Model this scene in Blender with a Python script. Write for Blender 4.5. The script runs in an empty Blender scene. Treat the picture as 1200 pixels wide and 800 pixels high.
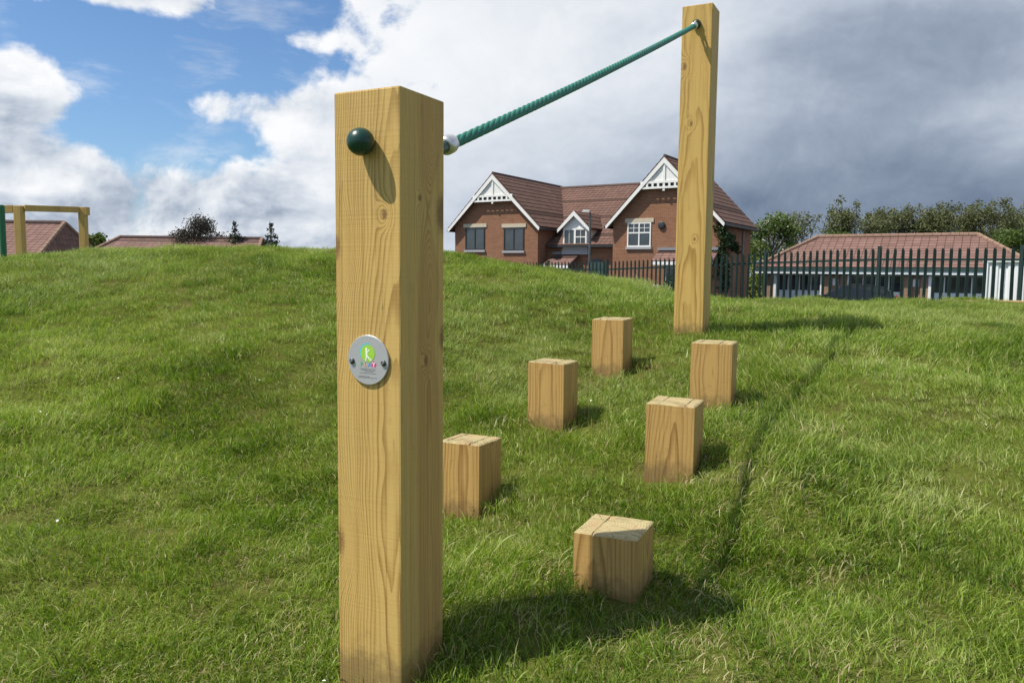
import bpy, bmesh, math, random
import numpy as np
from mathutils import Vector, Matrix, noise as mnoise

random.seed(7); rng = np.random.default_rng(11)
S = bpy.context.scene
COL = S.collection
R = math.radians

# ------------------------------------------------------------------ camera
cam = bpy.data.cameras.new('camera'); cam_o = bpy.data.objects.new('camera', cam); COL.objects.link(cam_o)
cam.sensor_width = 36.0; cam.lens = 27.53; cam.clip_start = 0.05; cam.clip_end = 3000
PITCH, ROLL = 0.0883, 0.0100
fw = Vector((0, math.cos(PITCH), -math.sin(PITCH))); up = Vector((0, math.sin(PITCH), math.cos(PITCH))); rt = Vector((1, 0, 0))
r2 = rt * math.cos(ROLL) + up * math.sin(ROLL); u2 = -rt * math.sin(ROLL) + up * math.cos(ROLL)
cam_o.matrix_world = Matrix(((r2.x, u2.x, -fw.x, 0), (r2.y, u2.y, -fw.y, 0), (r2.z, u2.z, -fw.z, 0), (0, 0, 0, 1)))
S.camera = cam_o          # the eye is the world's origin: z = 0 is eye height, the car park lies at z = -1.9

S.view_settings.view_transform = 'Standard'; S.view_settings.look = 'None'
S.view_settings.exposure = 0.16; S.view_settings.gamma = 1.0
S.cycles.max_bounces = 6; S.cycles.diffuse_bounces = 3; S.cycles.glossy_bounces = 2
S.cycles.transmission_bounces = 3; S.cycles.transparent_max_bounces = 4

# ------------------------------------------------------------------ node helpers
class X:
    """a shader socket with arithmetic"""
    def __init__(s, t, k): s.t = t; s.k = k
    def _m(s, op, *a):
        n = s.t.nodes.new('ShaderNodeMath'); n.operation = op
        for i, v in enumerate(a):
            if isinstance(v, X): s.t.links.new(v.k, n.inputs[i])
            else: n.inputs[i].default_value = float(v)
        return X(s.t, n.outputs[0])
    def __add__(s, o): return s._m('ADD', s, o)
    __radd__ = __add__
    def __sub__(s, o): return s._m('SUBTRACT', s, o)
    def __rsub__(s, o): return s._m('SUBTRACT', o, s)
    def __mul__(s, o): return s._m('MULTIPLY', s, o)
    __rmul__ = __mul__
    def __truediv__(s, o): return s._m('DIVIDE', s, o)
    def f(s, op, *a): return s._m(op, s, *a)
    def clamp(s):
        r = s._m('ADD', s, 0.0); r.k.node.use_clamp = True; return r
    def sm(s, a, b, lo=0.0, hi=1.0):
        n = s.t.nodes.new('ShaderNodeMapRange'); n.interpolation_type = 'SMOOTHSTEP'
        s.t.links.new(s.k, n.inputs[0])
        for i, v in enumerate((a, b, lo, hi)):
            if isinstance(v, X): s.t.links.new(v.k, n.inputs[1 + i])
            else: n.inputs[1 + i].default_value = v
        return X(s.t, n.outputs[0])
def put(t, sock, v):
    if isinstance(v, X): t.links.new(v.k, sock)
    elif hasattr(v, 'is_linked') and not isinstance(v, (int, float)): t.links.new(v, sock)
    else:
        try: sock.default_value = v
        except Exception: sock.default_value = (*v, 1.0)
def node(t, typ, ins=None, **pr):
    n = t.nodes.new(typ)
    for k, v in pr.items(): setattr(n, k, v)
    for k, v in (ins or {}).items(): put(t, n.inputs[k], v)
    return n
def noise(t, vec, scale, detail=3.0, rough=0.5, dist=0.0):
    n = node(t, 'ShaderNodeTexNoise', {'Scale': scale, 'Detail': detail, 'Roughness': rough, 'Distortion': dist})
    t.links.new(vec, n.inputs['Vector']); return X(t, n.outputs[0])
def mapped(t, vec, scale=(1, 1, 1), loc=(0, 0, 0), rot=(0, 0, 0)):
    n = node(t, 'ShaderNodeMapping', {'Scale': scale, 'Location': loc, 'Rotation': rot}); t.links.new(vec, n.inputs[0]); return n.outputs[0]
def mix(t, f, a, b, mode='MIX'):
    n = node(t, 'ShaderNodeMix', data_type='RGBA', blend_type=mode)
    put(t, n.inputs[0], f); put(t, n.inputs[6], a); put(t, n.inputs[7], b); return n.outputs[2]
def ramp(t, f, stops):
    n = node(t, 'ShaderNodeValToRGB'); put(t, n.inputs[0], f)
    e = n.color_ramp.elements
    while len(e) < len(stops): e.new(0.5)
    for q, (p, c) in zip(e, stops): q.position = p; q.color = (*c, 1)
    return n.outputs[0]
def xyz(t, vec):
    n = node(t, 'ShaderNodeSeparateXYZ'); t.links.new(vec, n.inputs[0]); return [X(t, o) for o in n.outputs]
def comb(t, a, b, c):
    n = node(t, 'ShaderNodeCombineXYZ', {0: a, 1: b, 2: c}); return n.outputs[0]
def material(name):
    m = bpy.data.materials.new(name); m.use_nodes = True; t = m.node_tree
    return m, t, t.nodes['Principled BSDF']
def bump(t, b, h, strength=0.3, dist=0.01):
    n = node(t, 'ShaderNodeBump', {'Strength': strength, 'Distance': dist, 'Height': h}); t.links.new(n.outputs[0], b.inputs['Normal'])

# ------------------------------------------------------------------ sun and sky
SUN_TRAVEL = Vector((0.672, 0.164, -1.04)).normalized()
ts = -SUN_TRAVEL
SUN_EL = math.asin(ts.z); SUN_ROT = math.atan2(ts.x, ts.y)
sun = bpy.data.lights.new('sun', 'SUN'); sun.energy = 5.0; sun.angle = R(0.5); sun.color = (1.0, 0.945, 0.85)
sun_o = bpy.data.objects.new('sun', sun); COL.objects.link(sun_o)
sun_o.rotation_euler = SUN_TRAVEL.to_track_quat('-Z', 'Y').to_euler(); sun_o.location = (-20, -8, 30)

W = bpy.data.worlds.new('World'); S.world = W; W.use_nodes = True
t = W.node_tree; t.nodes.clear()
sky = node(t, 'ShaderNodeTexSky', sky_type='NISHITA', sun_disc=False, sun_elevation=SUN_EL, sun_rotation=SUN_ROT, air_density=1.0, dust_density=0.6, ozone_density=2.0, altitude=0)
bg_sky = node(t, 'ShaderNodeBackground', {'Strength': 0.10}); put(t, bg_sky.inputs[0], mix(t, 1.0, sky.outputs[0], (0.80, 1.0, 1.20), 'MULTIPLY'))
D = node(t, 'ShaderNodeTexCoord').outputs['Generated']
dx, dy, dz = xyz(t, D)
az = dx.f('ARCTAN2', dy); el = dz.f('ARCSINE')
# weather as it stands over the place: where it is overcast, where it is open (azimuth, elevation, widths, amount)
COV = [(-0.358, 0.245, 0.188, 0.075, -0.58), (-0.282, 0.262, 0.092, 0.07, -0.38), (-0.352, 0.136, 0.080, 0.024, -0.52), (-0.475, 0.172, 0.055, 0.025, -0.22), (-0.522, 0.25, 0.053, 0.024, -0.20),
       (-0.438, 0.296, 0.085, 0.017, 0.85), (-0.556, 0.200, 0.050, 0.040, 0.72), (-0.257, 0.268, 0.045, 0.015, 0.62), (-0.300, 0.192, 0.090, 0.022, 0.66), (-0.27, 0.150, 0.05, 0.018, 0.20), (-0.426, 0.042, 0.36, 0.066, 0.46), (-0.543, 0.115, 0.078, 0.030, 0.25),
       (0.051, 0.178, 0.255, 0.40, 0.75), (0.50, 0.21, 0.30, 0.40, 0.85), (-0.213, 0.121, 0.084, 0.070, 0.30)]
BRI = [(-0.13, 0.263, 0.129, 0.097, 0.10), (0.049, 0.267, 0.163, 0.087, 0.05), (0.47, 0.050, 0.24, 0.080, -0.40), (0.44, 0.17, 0.23, 0.09, -0.15), (0.552, 0.150, 0.045, 0.030, 0.16), (0.46, 0.26, 0.17, 0.06, -0.20), (0.225, 0.262, 0.052, 0.064, 0.12), (0.13, 0.080, 0.12, 0.050, -0.12), (-0.42, 0.070, 0.20, 0.035, -0.12), (-0.30, 0.19, 0.10, 0.03, -0.03), (0.564, 0.08, 0.06, 0.03, -0.06)]
def lobes(L):
    acc = None
    for a, e, sa, se, k in L:
        u = (az - a) / sa; v = (el - e) / se
        g = (u * u + v * v).f('MULTIPLY', -0.5).f('EXPONENT') * k
        acc = g if acc is None else acc + g
    return acc
P0 = comb(t, dx, dy, dz * 1.45)
wv = node(t, 'ShaderNodeTexNoise', {'Scale': 5.0, 'Detail': 2.0}); t.links.new(P0, wv.inputs['Vector'])
wsub = node(t, 'ShaderNodeVectorMath', {1: (0.5, 0.5, 0.5)}, operation='SUBTRACT'); t.links.new(wv.outputs['Color'], wsub.inputs[0])
wsc = node(t, 'ShaderNodeVectorMath', {'Scale': 0.10}, operation='SCALE'); t.links.new(wsub.outputs[0], wsc.inputs[0])
wad = node(t, 'ShaderNodeVectorMath', operation='ADD'); t.links.new(P0, wad.inputs[0]); t.links.new(wsc.outputs[0], wad.inputs[1])
P1 = wad.outputs[0]
P2 = mapped(t, P1, loc=(-0.020, 0.0, 0.034))
P3 = mapped(t, P1, loc=(-0.006, 0.0, 0.010))
n1 = noise(t, P1, 8.5, 9.0, 0.57); n2 = noise(t, P2, 8.5, 5.0, 0.52); n3 = noise(t, P3, 8.5, 9.0, 0.57)
nb = noise(t, mapped(t, P1, scale=(1, 1, 1.3)), 3.0, 5.0, 0.5)
cover = lobes(COV) + 0.03
dens = (n1 - 0.5) * 2.3 + cover
veil = noise(t, mapped(t, P1, scale=(1.0, 1.0, 2.2), rot=(0.0, 0.0, 0.5)), 6.0, 6.0, 0.62).sm(0.50, 0.74) * 0.42
alpha = dens.sm(-0.04, 0.30).f('MAXIMUM', veil)
relief = (n1 - n2) * 2.0 + (n1 - n3) * 1.3
thick = dens.sm(0.10, 0.75)
br = lobes(BRI)
lum = 0.83 + relief * 0.66 * (1.0 - lobes(COV[-3:-1]).sm(0.30, 0.62) * 0.80) - thick * 0.10 + br + (nb - 0.5) * 0.20
ccol = ramp(t, lum.clamp(), [(0.0, (0.066, 0.092, 0.150)), (0.20, (0.135, 0.185, 0.275)), (0.42, (0.33, 0.395, 0.50)), (0.62, (0.585, 0.645, 0.735)), (0.82, (0.83, 0.865, 0.91)), (1.0, (0.97, 0.98, 1.0))])
bg_c = node(t, 'ShaderNodeBackground', {'Strength': 0.90}); t.links.new(ccol, bg_c.inputs[0])
ms = node(t, 'ShaderNodeMixShader'); put(t, ms.inputs[0], alpha); t.links.new(bg_sky.outputs[0], ms.inputs[1]); t.links.new(bg_c.outputs[0], ms.inputs[2])
wo = node(t, 'ShaderNodeOutputWorld'); t.links.new(ms.outputs[0], wo.inputs[0])

# ------------------------------------------------------------------ scene helpers
def tag(o, label=None, cat=None, group=None, kind=None):
    for k, v in (('label', label), ('category', cat), ('group', group), ('kind', kind)):
        if v: o[k] = v
    return o
def empty(name, loc=(0, 0, 0), rz=0.0, parent=None):
    o = bpy.data.objects.new(name, None); COL.objects.link(o); o.location = loc; o.rotation_euler = (0, 0, rz)
    o.empty_display_size = 0.2
    if parent: o.parent = parent
    return o
def link(name, me, parent=None, loc=(0, 0, 0), rot=(0, 0, 0)):
    o = bpy.data.objects.new(name, me); COL.objects.link(o); o.location = loc; o.rotation_euler = rot
    if parent: o.parent = parent
    return o
def mesh(name, verts, faces, mats, smooth=False, midx=None):
    me = bpy.data.meshes.new(name); me.from_pydata([tuple(v) for v in verts], [], faces)
    for m in (mats if isinstance(mats, (list, tuple)) else [mats]): me.materials.append(m)
    if midx is not None: me.polygons.foreach_set('material_index', midx)
    if smooth: me.polygons.foreach_set('use_smooth', [True] * len(me.polygons))
    me.update(); return me
class MB:
    """collects shapes for one mesh"""
    def __init__(s): s.v = []; s.f = []; s.m = []
    def add(s, vs, fs, m=0):
        b = len(s.v); s.v += [tuple(v) for v in vs]; s.f += [tuple(i + b for i in f) for f in fs]; s.m += [m] * len(fs); return s
    def box(s, x0, x1, y0, y1, z0, z1, m=0):
        vs = [(x, y, z) for z in (z0, z1) for x, y in ((x0, y0), (x1, y0), (x1, y1), (x0, y1))]
        return s.add(vs, [(3, 2, 1, 0), (4, 5, 6, 7), (0, 1, 5, 4), (1, 2, 6, 5), (2, 3, 7, 6), (3, 0, 4, 7)], m)
    def prism(s, poly, d, m=0):
        """poly: loop of 3-D points, pushed along vector d"""
        n = len(poly); a = [Vector(p) for p in poly]; b = [p + Vector(d) for p in a]
        return s.add(a + b, [tuple(range(n))[::-1], tuple(range(n, 2 * n))] + [(i, (i + 1) % n, n + (i + 1) % n, n + i) for i in range(n)], m)
    def bar(s, p, q, w, h, m=0, upv=(0, 0, 1)):
        p, q = Vector(p), Vector(q); d = (q - p).normalized(); u = Vector(upv)
        if abs(d.dot(u)) > 0.99: u = Vector((1, 0, 0))
        sd = d.cross(u).normalized() * w / 2; u = sd.cross(d).normalized() * h / 2
        return s.prism([p - sd - u, p + sd - u, p + sd + u, p - sd + u], q - p, m)
    def tube(s, pts, rad, n=8, m=0, cap=True):
        pts = [Vector(p) for p in pts]; rads = rad if isinstance(rad, (list, tuple)) else [rad] * len(pts)
        b = len(s.v); pr = None
        for i, p in enumerate(pts):
            d = (pts[min(i + 1, len(pts) - 1)] - pts[max(i - 1, 0)]).normalized()
            if pr is None: pr = d.orthogonal().normalized()
            pr = (pr - d * pr.dot(d)).normalized(); o = d.cross(pr)
            for k in range(n):
                a = 2 * math.pi * k / n; s.v.append(tuple(p + (pr * math.cos(a) + o * math.sin(a)) * rads[i]))
        for i in range(len(pts) - 1):
            for k in range(n):
                s.f.append((b + i * n + k, b + i * n + (k + 1) % n, b + (i + 1) * n + (k + 1) % n, b + (i + 1) * n + k)); s.m.append(m)
        if cap:
            s.f.append(tuple(b + k for k in range(n))[::-1]); s.m.append(m)
            e = b + (len(pts) - 1) * n; s.f.append(tuple(e + k for k in range(n))); s.m.append(m)
        return s
    def lathe(s, prof, n=20, m=0, org=(0, 0, 0), axis=(0, 0, 1)):
        ax = Vector(axis).normalized(); e1 = ax.orthogonal().normalized(); e2 = ax.cross(e1); o = Vector(org); b = len(s.v)
        for r, h in prof:
            for k in range(n):
                a = 2 * math.pi * k / n; s.v.append(tuple(o + ax * h + (e1 * math.cos(a) + e2 * math.sin(a)) * r))
        for i in range(len(prof) - 1):
            for k in range(n):
                s.f.append((b + i * n + k, b + i * n + (k + 1) % n, b + (i + 1) * n + (k + 1) % n, b + (i + 1) * n + k)); s.m.append(m)
        s.f.append(tuple(b + k for k in range(n))[::-1]); s.m.append(m)
        e = b + (len(prof) - 1) * n; s.f.append(tuple(e + k for k in range(n))); s.m.append(m)
        return s
    def mesh(s, name, mats, smooth=False): return mesh(name, s.v, s.f, mats, smooth, s.m)
    def obj(s, name, mats, parent=None, loc=(0, 0, 0), rot=(0, 0, 0), smooth=False, bevel=0.0):
        me = s.mesh(name, mats, smooth)
        if bevel:
            bm = bmesh.new(); bm.from_mesh(me); bmesh.ops.bevel(bm, geom=bm.edges[:], offset=bevel, segments=2, affect='EDGES', profile=0.6); bm.to_mesh(me); bm.free()
        return link(name, me, parent, loc, rot)

# ------------------------------------------------------------------ materials
def plain(name, col, rough=0.6, metal=0.0, var=0.0, scale=6.0, spec=0.5, bmp=0.0):
    m, t, b = material(name); b.inputs['Roughness'].default_value = rough; b.inputs['Metallic'].default_value = metal
    b.inputs['Specular IOR Level'].default_value = spec
    co = node(t, 'ShaderNodeTexCoord').outputs['Object']
    n = noise(t, co, scale, 5.0, 0.6)
    f = 1.0 + (n - 0.5) * (2.0 * var)
    put(t, b.inputs['Base Color'], mix(t, 1.0, col, comb(t, f, f, f), 'MULTIPLY'))
    if bmp: bump(t, b, n, bmp, 0.01)
    return m
def wood(name, light, dark, pith=(0.0, 0.0), tilt=(0.012, 0.006), spacing=0.0062, knots=(), contrast=0.55, seed=0.0, per_object=False, weather=0.25):
    m, t, b = material(name)
    co = node(t, 'ShaderNodeTexCoord').outputs['Object']
    x, y, z = xyz(t, co); sd = seed
    if per_object:
        rnd = X(t, node(t, 'ShaderNodeObjectInfo').outputs['Random']); sd = rnd * 37.0 + seed
        px = (rnd * 7.13).f('FRACT') * 0.06 - 0.03 + pith[0]; py = (rnd * 3.71).f('FRACT') * 0.05 - 0.025 + pith[1]
    else: px, py = X(t, node(t, 'ShaderNodeValue').outputs[0]) * 0.0 + pith[0], pith[1]
    zs = z + sd
    # slow wander of the heart of the tree along the post, and long waves in the rings
    n_a = noise(t, comb(t, 3.3, sd if isinstance(sd, X) else X(t, node(t, 'ShaderNodeValue').outputs[0]) * 0.0 + sd, zs * 1.7), 1.0, 2.0)
    n_b = noise(t, comb(t, x * 9.0, y * 9.0, zs * 1.6), 1.0, 3.0, 0.5)
    n_c = noise(t, comb(t, x * 42.0, y * 42.0, zs * 5.0), 1.0, 2.0, 0.5)
    cx = x - px - z * tilt[0] - (n_a - 0.5) * 0.045; cy = y - py - z * tilt[1] - (n_a - 0.5) * 0.03
    r = (cx * cx + cy * cy).f('SQRT') + (n_b - 0.5) * 0.024 + (n_c - 0.5) * 0.0040
    core = None
    for kx, ky, kz, kr in knots:
        ax_, ay_, az_ = x - kx, y - ky, (z - kz) * 0.62
        d = (ax_ * ax_ + ay_ * ay_ + az_ * az_).f('SQRT') / kr
        g = (d * d).f('MULTIPLY', -0.32).f('EXPONENT'); r = r + g * (kr * 2.1)
        wob = d + (noise(t, co, 160.0, 2.0) - 0.5) * 0.5
        c = wob.sm(0.35, 1.0, 1.0, 0.0); core = c if core is None else core.f('MAXIMUM', c)
    q = (r / spacing) + n_b * 0.8
    ring = q.f('FRACT')
    late = ring.sm(0.30, 0.92) * ring.sm(0.94, 1.0, 1.0, 0.0)
    amp = noise(t, comb(t, q.f('FLOOR') * 7.7, 0.0, zs * 0.3), 1.0, 1.0).sm(0.25, 0.75, 0.35, 1.0)
    fib = noise(t, comb(t, x * 420.0, y * 420.0, zs * 9.0), 1.0, 3.0, 0.6)
    fib2 = noise(t, comb(t, x * 60.0, y * 60.0, zs * 1.2), 1.0, 3.0, 0.6)
    blot = noise(t, co, 5.0, 4.0, 0.6)
    streak = noise(t, comb(t, x * 150.0, y * 150.0, zs * 0.8), 1.0, 2.0, 0.5).sm(0.57, 0.72)
    saw = noise(t, comb(t, x * 3.0, y * 3.0, zs * 240.0), 1.0, 2.0, 0.6)
    f = (late * amp * contrast + (fib - 0.5) * 0.55 + (fib2 - 0.5) * 0.85 + streak * 0.45 + (saw - 0.5) * 0.22).clamp()
    c0 = mix(t, f, light, dark)
    c0 = mix(t, (blot - 0.38).clamp() * 1.5 * weather, c0, (0.30, 0.255, 0.115))
    heart = r.sm(0.034, 0.052, 1.0, 0.0)
    c0 = mix(t, heart * 0.32, c0, (0.36, 0.165, 0.055))
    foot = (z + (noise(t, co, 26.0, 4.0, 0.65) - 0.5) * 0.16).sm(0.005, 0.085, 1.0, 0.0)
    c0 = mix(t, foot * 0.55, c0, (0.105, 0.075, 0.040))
    smear = noise(t, comb(t, x * 14.0, y * 14.0, zs * 6.0), 1.0, 5.0, 0.7).sm(0.60, 0.76)
    c0 = mix(t, smear * 0.30 * (weather * 4.0), c0, (0.25, 0.19, 0.10))
    # thin drying cracks along the grain
    ck = noise(t, comb(t, x * 95.0, y * 95.0, zs * 1.9), 1.0, 1.0)
    crack = (ck - 0.5).f('ABSOLUTE').sm(0.0, 0.007, 1.0, 0.0) * noise(t, comb(t, x * 30.0, y * 30.0, zs * 3.0), 1.0, 1.0).sm(0.56, 0.66)
    c0 = mix(t, crack * 0.7, c0, (0.10, 0.062, 0.025))
    if core is not None:
        c0 = mix(t, core * 0.80, c0, (0.17, 0.085, 0.032))
    put(t, b.inputs['Base Color'], c0)
    b.inputs['Roughness'].default_value = 0.62; b.inputs['Specular IOR Level'].default_value = 0.28
    bump(t, b, (0.5 - late * 0.35) + (fib - 0.5) * 0.6 - crack * 1.6 - streak * 0.3 + (saw - 0.5) * 0.5, 0.30, 0.0022)
    return m
LIGHT, DARK = (0.610, 0.405, 0.128), (0.285, 0.150, 0.033)
M = {}
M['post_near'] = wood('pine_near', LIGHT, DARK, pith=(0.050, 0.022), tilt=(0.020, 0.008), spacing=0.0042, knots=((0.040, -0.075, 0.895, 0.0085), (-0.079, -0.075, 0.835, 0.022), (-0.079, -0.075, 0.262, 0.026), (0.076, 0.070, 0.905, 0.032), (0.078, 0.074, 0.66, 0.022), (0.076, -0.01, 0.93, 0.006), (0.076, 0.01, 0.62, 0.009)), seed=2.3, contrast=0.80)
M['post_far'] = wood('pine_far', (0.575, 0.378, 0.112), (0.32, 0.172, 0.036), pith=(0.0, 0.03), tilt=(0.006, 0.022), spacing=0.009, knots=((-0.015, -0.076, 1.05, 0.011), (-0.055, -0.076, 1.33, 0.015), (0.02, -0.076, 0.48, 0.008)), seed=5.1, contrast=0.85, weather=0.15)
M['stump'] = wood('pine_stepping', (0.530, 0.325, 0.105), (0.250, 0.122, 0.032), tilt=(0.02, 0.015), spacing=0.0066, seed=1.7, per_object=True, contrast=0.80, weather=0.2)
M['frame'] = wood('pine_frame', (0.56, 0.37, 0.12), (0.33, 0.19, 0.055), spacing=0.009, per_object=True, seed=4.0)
def endgrain():
    m, t, b = material('pine_end_grain'); co = node(t, 'ShaderNodeTexCoord').outputs['Object']; x, y, z = xyz(t, co)
    rnd = X(t, node(t, 'ShaderNodeObjectInfo').outputs['Random'])
    cx = x - (rnd * 7.13).f('FRACT') * 0.06 + 0.03; cy = y - (rnd * 3.71).f('FRACT') * 0.05 + 0.025
    n = noise(t, co, 30.0, 4.0, 0.6); n2 = noise(t, co, 120.0, 3.0, 0.6); n3 = noise(t, co, 14.0, 3.0, 0.6)
    r = (cx * cx + cy * cy).f('SQRT') + (n - 0.5) * 0.006
    ring = (r / 0.0066).f('FRACT').sm(0.25, 0.95)
    c = mix(t, ring * 0.45 + (n2 - 0.5) * 0.6, (0.45, 0.375, 0.190), (0.26, 0.195, 0.085))
    c = mix(t, n3.sm(0.5, 0.72) * 0.45, c, (0.46, 0.235, 0.115))
    c = mix(t, n.sm(0.56, 0.75) * 0.5, c, (0.33, 0.315, 0.15)); dirt = noise(t, mapped(t, co, loc=(0, 0, 3.0)), 11.0, 6.0, 0.68); c = mix(t, dirt.sm(0.50, 0.70) * 0.55, c, (0.17, 0.125, 0.065))
    rad_ = noise(t, comb(t, cy.f('ARCTAN2', cx) * 3.0, rnd * 9.0, 0.0), 1.0, 2.0); split = (rad_ - 0.5).f('ABSOLUTE').sm(0.0, 0.012, 1.0, 0.0) * (cx * cx + cy * cy).f('SQRT').sm(0.01, 0.03); c = mix(t, split * 0.6, c, (0.11, 0.075, 0.035))
    put(t, b.inputs['Base Color'], c); b.inputs['Roughness'].default_value = 0.8; b.inputs['Specular IOR Level'].default_value = 0.2
    bump(t, b, n2 + ring * 0.2, 0.5, 0.004); return m
M['end'] = endgrain()
M['cap'] = plain('dark_green_plastic', (0.006, 0.046, 0.030), 0.34, var=0.12, scale=30, bmp=0.02)
def rope_mat():
    m, t, b = material('green_rope'); co = node(t, 'ShaderNodeTexCoord').outputs['Object']
    n = noise(t, co, 400.0, 3.0, 0.7); n2 = noise(t, co, 20.0, 3.0)
    put(t, b.inputs['Base Color'], mix(t, n * 0.6 + n2 * 0.3, (0.003, 0.115, 0.074), (0.012, 0.225, 0.150))); b.inputs['Roughness'].default_value = 0.55
    bump(t, b, n, 0.4, 0.001); return m
M['rope'] = rope_mat()
M['steel'] = plain('galvanised_steel', (0.62, 0.62, 0.61), 0.36, 0.75, var=0.12, scale=60, bmp=0.05)
M['plaque'] = plain('brushed_plaque', (0.50, 0.50, 0.515), 0.42, 0.35, var=0.06, scale=90)
M['screw'] = plain('dark_screw', (0.10, 0.10, 0.10), 0.35, 0.8, var=0.2, scale=300)
for k, c in (('lime', (0.34, 0.62, 0.06)), ('teal', (0.12, 0.52, 0.62)), ('white_print', (0.86, 0.90, 0.78)), ('orange_print', (0.80, 0.36, 0.10)), ('blue_print', (0.16, 0.34, 0.66)), ('pink_print', (0.72, 0.04, 0.22)), ('grey_print', (0.16, 0.16, 0.17)), ('green_print', (0.14, 0.50, 0.25))):
    M[k] = plain(k, c, 0.5, var=0.05, scale=50)

def foliage(name, c1, c2, c3=None, trans=0.3, scale=0.5):
    m, t, b = material(name)
    at = node(t, 'ShaderNodeAttribute', attribute_name='tint'); tv = X(t, at.outputs['Fac'])
    co = node(t, 'ShaderNodeTexCoord').outputs['Object']
    n = noise(t, co, scale, 3.0)
    c = mix(t, (tv * 0.7 + (n - 0.5) * 1.2 + 0.15).clamp(), c1, c2)
    if c3: c = mix(t, tv.sm(0.86, 0.97), c, c3)
    put(t, b.inputs['Base Color'], c); b.inputs['Roughness'].default_value = 0.6; b.inputs['Specular IOR Level'].default_value = 0.3
    tr = node(t, 'ShaderNodeBsdfTranslucent'); t.links.new(c, tr.inputs[0])
    mx = node(t, 'ShaderNodeMixShader', {0: trans}); t.links.new(b.outputs[0], mx.inputs[1]); t.links.new(tr.outputs[0], mx.inputs[2])
    t.links.new(mx.outputs[0], t.nodes['Material Output'].inputs[0]); return m
M['leaf_olive'] = foliage('olive_leaves', (0.090, 0.105, 0.038), (0.170, 0.185, 0.075))
M['leaf_green'] = foliage('green_leaves', (0.055, 0.095, 0.017), (0.125, 0.180, 0.032))
M['leaf_blossom'] = foliage('blossom_leaves', (0.06, 0.10, 0.016), (0.13, 0.19, 0.03), (0.62, 0.60, 0.48))
M['leaf_bright'] = foliage('bright_leaves', (0.10, 0.15, 0.015), (0.21, 0.25, 0.025))
M['leaf_dark'] = foliage('dark_leaves', (0.016, 0.034, 0.012), (0.040, 0.075, 0.020))
M['leaf_copper'] = foliage('copper_leaves', (0.028, 0.027, 0.020), (0.070, 0.062, 0.042))
M['leaf_conifer'] = foliage('conifer_needles', (0.020, 0.030, 0.018), (0.055, 0.070, 0.034))
M['bark'] = plain('bark', (0.12, 0.095, 0.07), 0.9, var=0.3, scale=3.0, bmp=0.5)

def brick_mat(name, c1, c2, mortar):
    m, t, b = material(name); co = node(t, 'ShaderNodeTexCoord').outputs['Object']; x, y, z = xyz(t, co)
    v = comb(t, x + y, z, 0.0)
    bt = node(t, 'ShaderNodeTexBrick', {'Color1': (*c1, 1), 'Color2': (*c2, 1), 'Mortar': (*mortar, 1), 'Scale': 1.0, 'Mortar Size': 0.008, 'Brick Width': 0.225, 'Row Height': 0.075, 'Bias': 0.0})
    t.links.new(v, bt.inputs['Vector'])
    n = noise(t, co, 1.2, 4.0, 0.6); n2 = noise(t, comb(t, (x + y) * 1.0, z * 6.0, 0.0), 1.0, 3.0, 0.6)
    f = 0.78 + n * 0.22 + n2 * 0.24
    put(t, b.inputs['Base Color'], mix(t, 1.0, bt.outputs[0], comb(t, f, f, f), 'MULTIPLY')); b.inputs['Roughness'].default_value = 0.9; b.inputs['Specular IOR Level'].default_value = 0.15
    bump(t, b, X(t, bt.outputs[1]) * -1.0, 0.5, 0.01); return m
M['brick'] = brick_mat('red_brick', (0.225, 0.096, 0.051), (0.290, 0.128, 0.068), (0.28, 0.215, 0.155))
M['brick_pale'] = brick_mat('buff_brick', (0.25, 0.145, 0.085), (0.31, 0.185, 0.11), (0.36, 0.31, 0.25))
def tile_mat(name, c1, c2, grid, w=0.30, h=0.30):
    """colour only; the courses are built. grid: how dark the tile edges are"""
    m, t, b = material(name); uv = node(t, 'ShaderNodeUVMap', uv_map='UVMap').outputs[0]
    bt = node(t, 'ShaderNodeTexBrick', {'Color1': (*c1, 1), 'Color2': (*c2, 1), 'Mortar': tuple(a * grid for a in c1) + (1,), 'Scale': 1.0, 'Mortar Size': 0.02, 'Brick Width': w, 'Row Height': h, 'Bias': 0.0})
    bt.offset = 0.0; t.links.new(uv, bt.inputs['Vector'])
    n = noise(t, uv, 0.55, 5.0, 0.65); n2 = noise(t, uv, 3.0, 3.0, 0.6); f = 0.66 + n * 0.42 + n2 * 0.22
    put(t, b.inputs['Base Color'], mix(t, 1.0, bt.outputs[0], comb(t, f, f, f), 'MULTIPLY')); b.inputs['Roughness'].default_value = 0.85; b.inputs['Specular IOR Level'].default_value = 0.2
    return m
M['tile_red'] = tile_mat('red_roof_tiles', (0.138, 0.079, 0.060), (0.172, 0.098, 0.075), 0.55)
M['tile_pan'] = tile_mat('terracotta_pantiles', (0.185, 0.108, 0.088), (0.232, 0.137, 0.112), 0.45, 0.42, 0.34)
M['tile_pale'] = tile_mat('pale_pantiles', (0.19, 0.118, 0.095), (0.24, 0.148, 0.12), 0.6, 0.5, 0.4)
M['ridge'] = plain('ridge_tiles', (0.27, 0.17, 0.12), 0.9, var=0.3, scale=3)
M['ridge_dark'] = plain('dark_ridge_tiles', (0.12, 0.085, 0.075), 0.9, var=0.3, scale=3)
M['white'] = plain('white_paint', (0.78, 0.77, 0.73), 0.5, var=0.08, scale=2)
M['cream'] = plain('cream_stone', (0.52, 0.45, 0.33), 0.8, var=0.15, scale=3)
M['grey'] = plain('grey_sill', (0.34, 0.34, 0.35), 0.7, var=0.12, scale=3)
M['dark'] = plain('dark_trim', (0.028, 0.028, 0.032), 0.5, var=0.2, scale=4)
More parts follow.
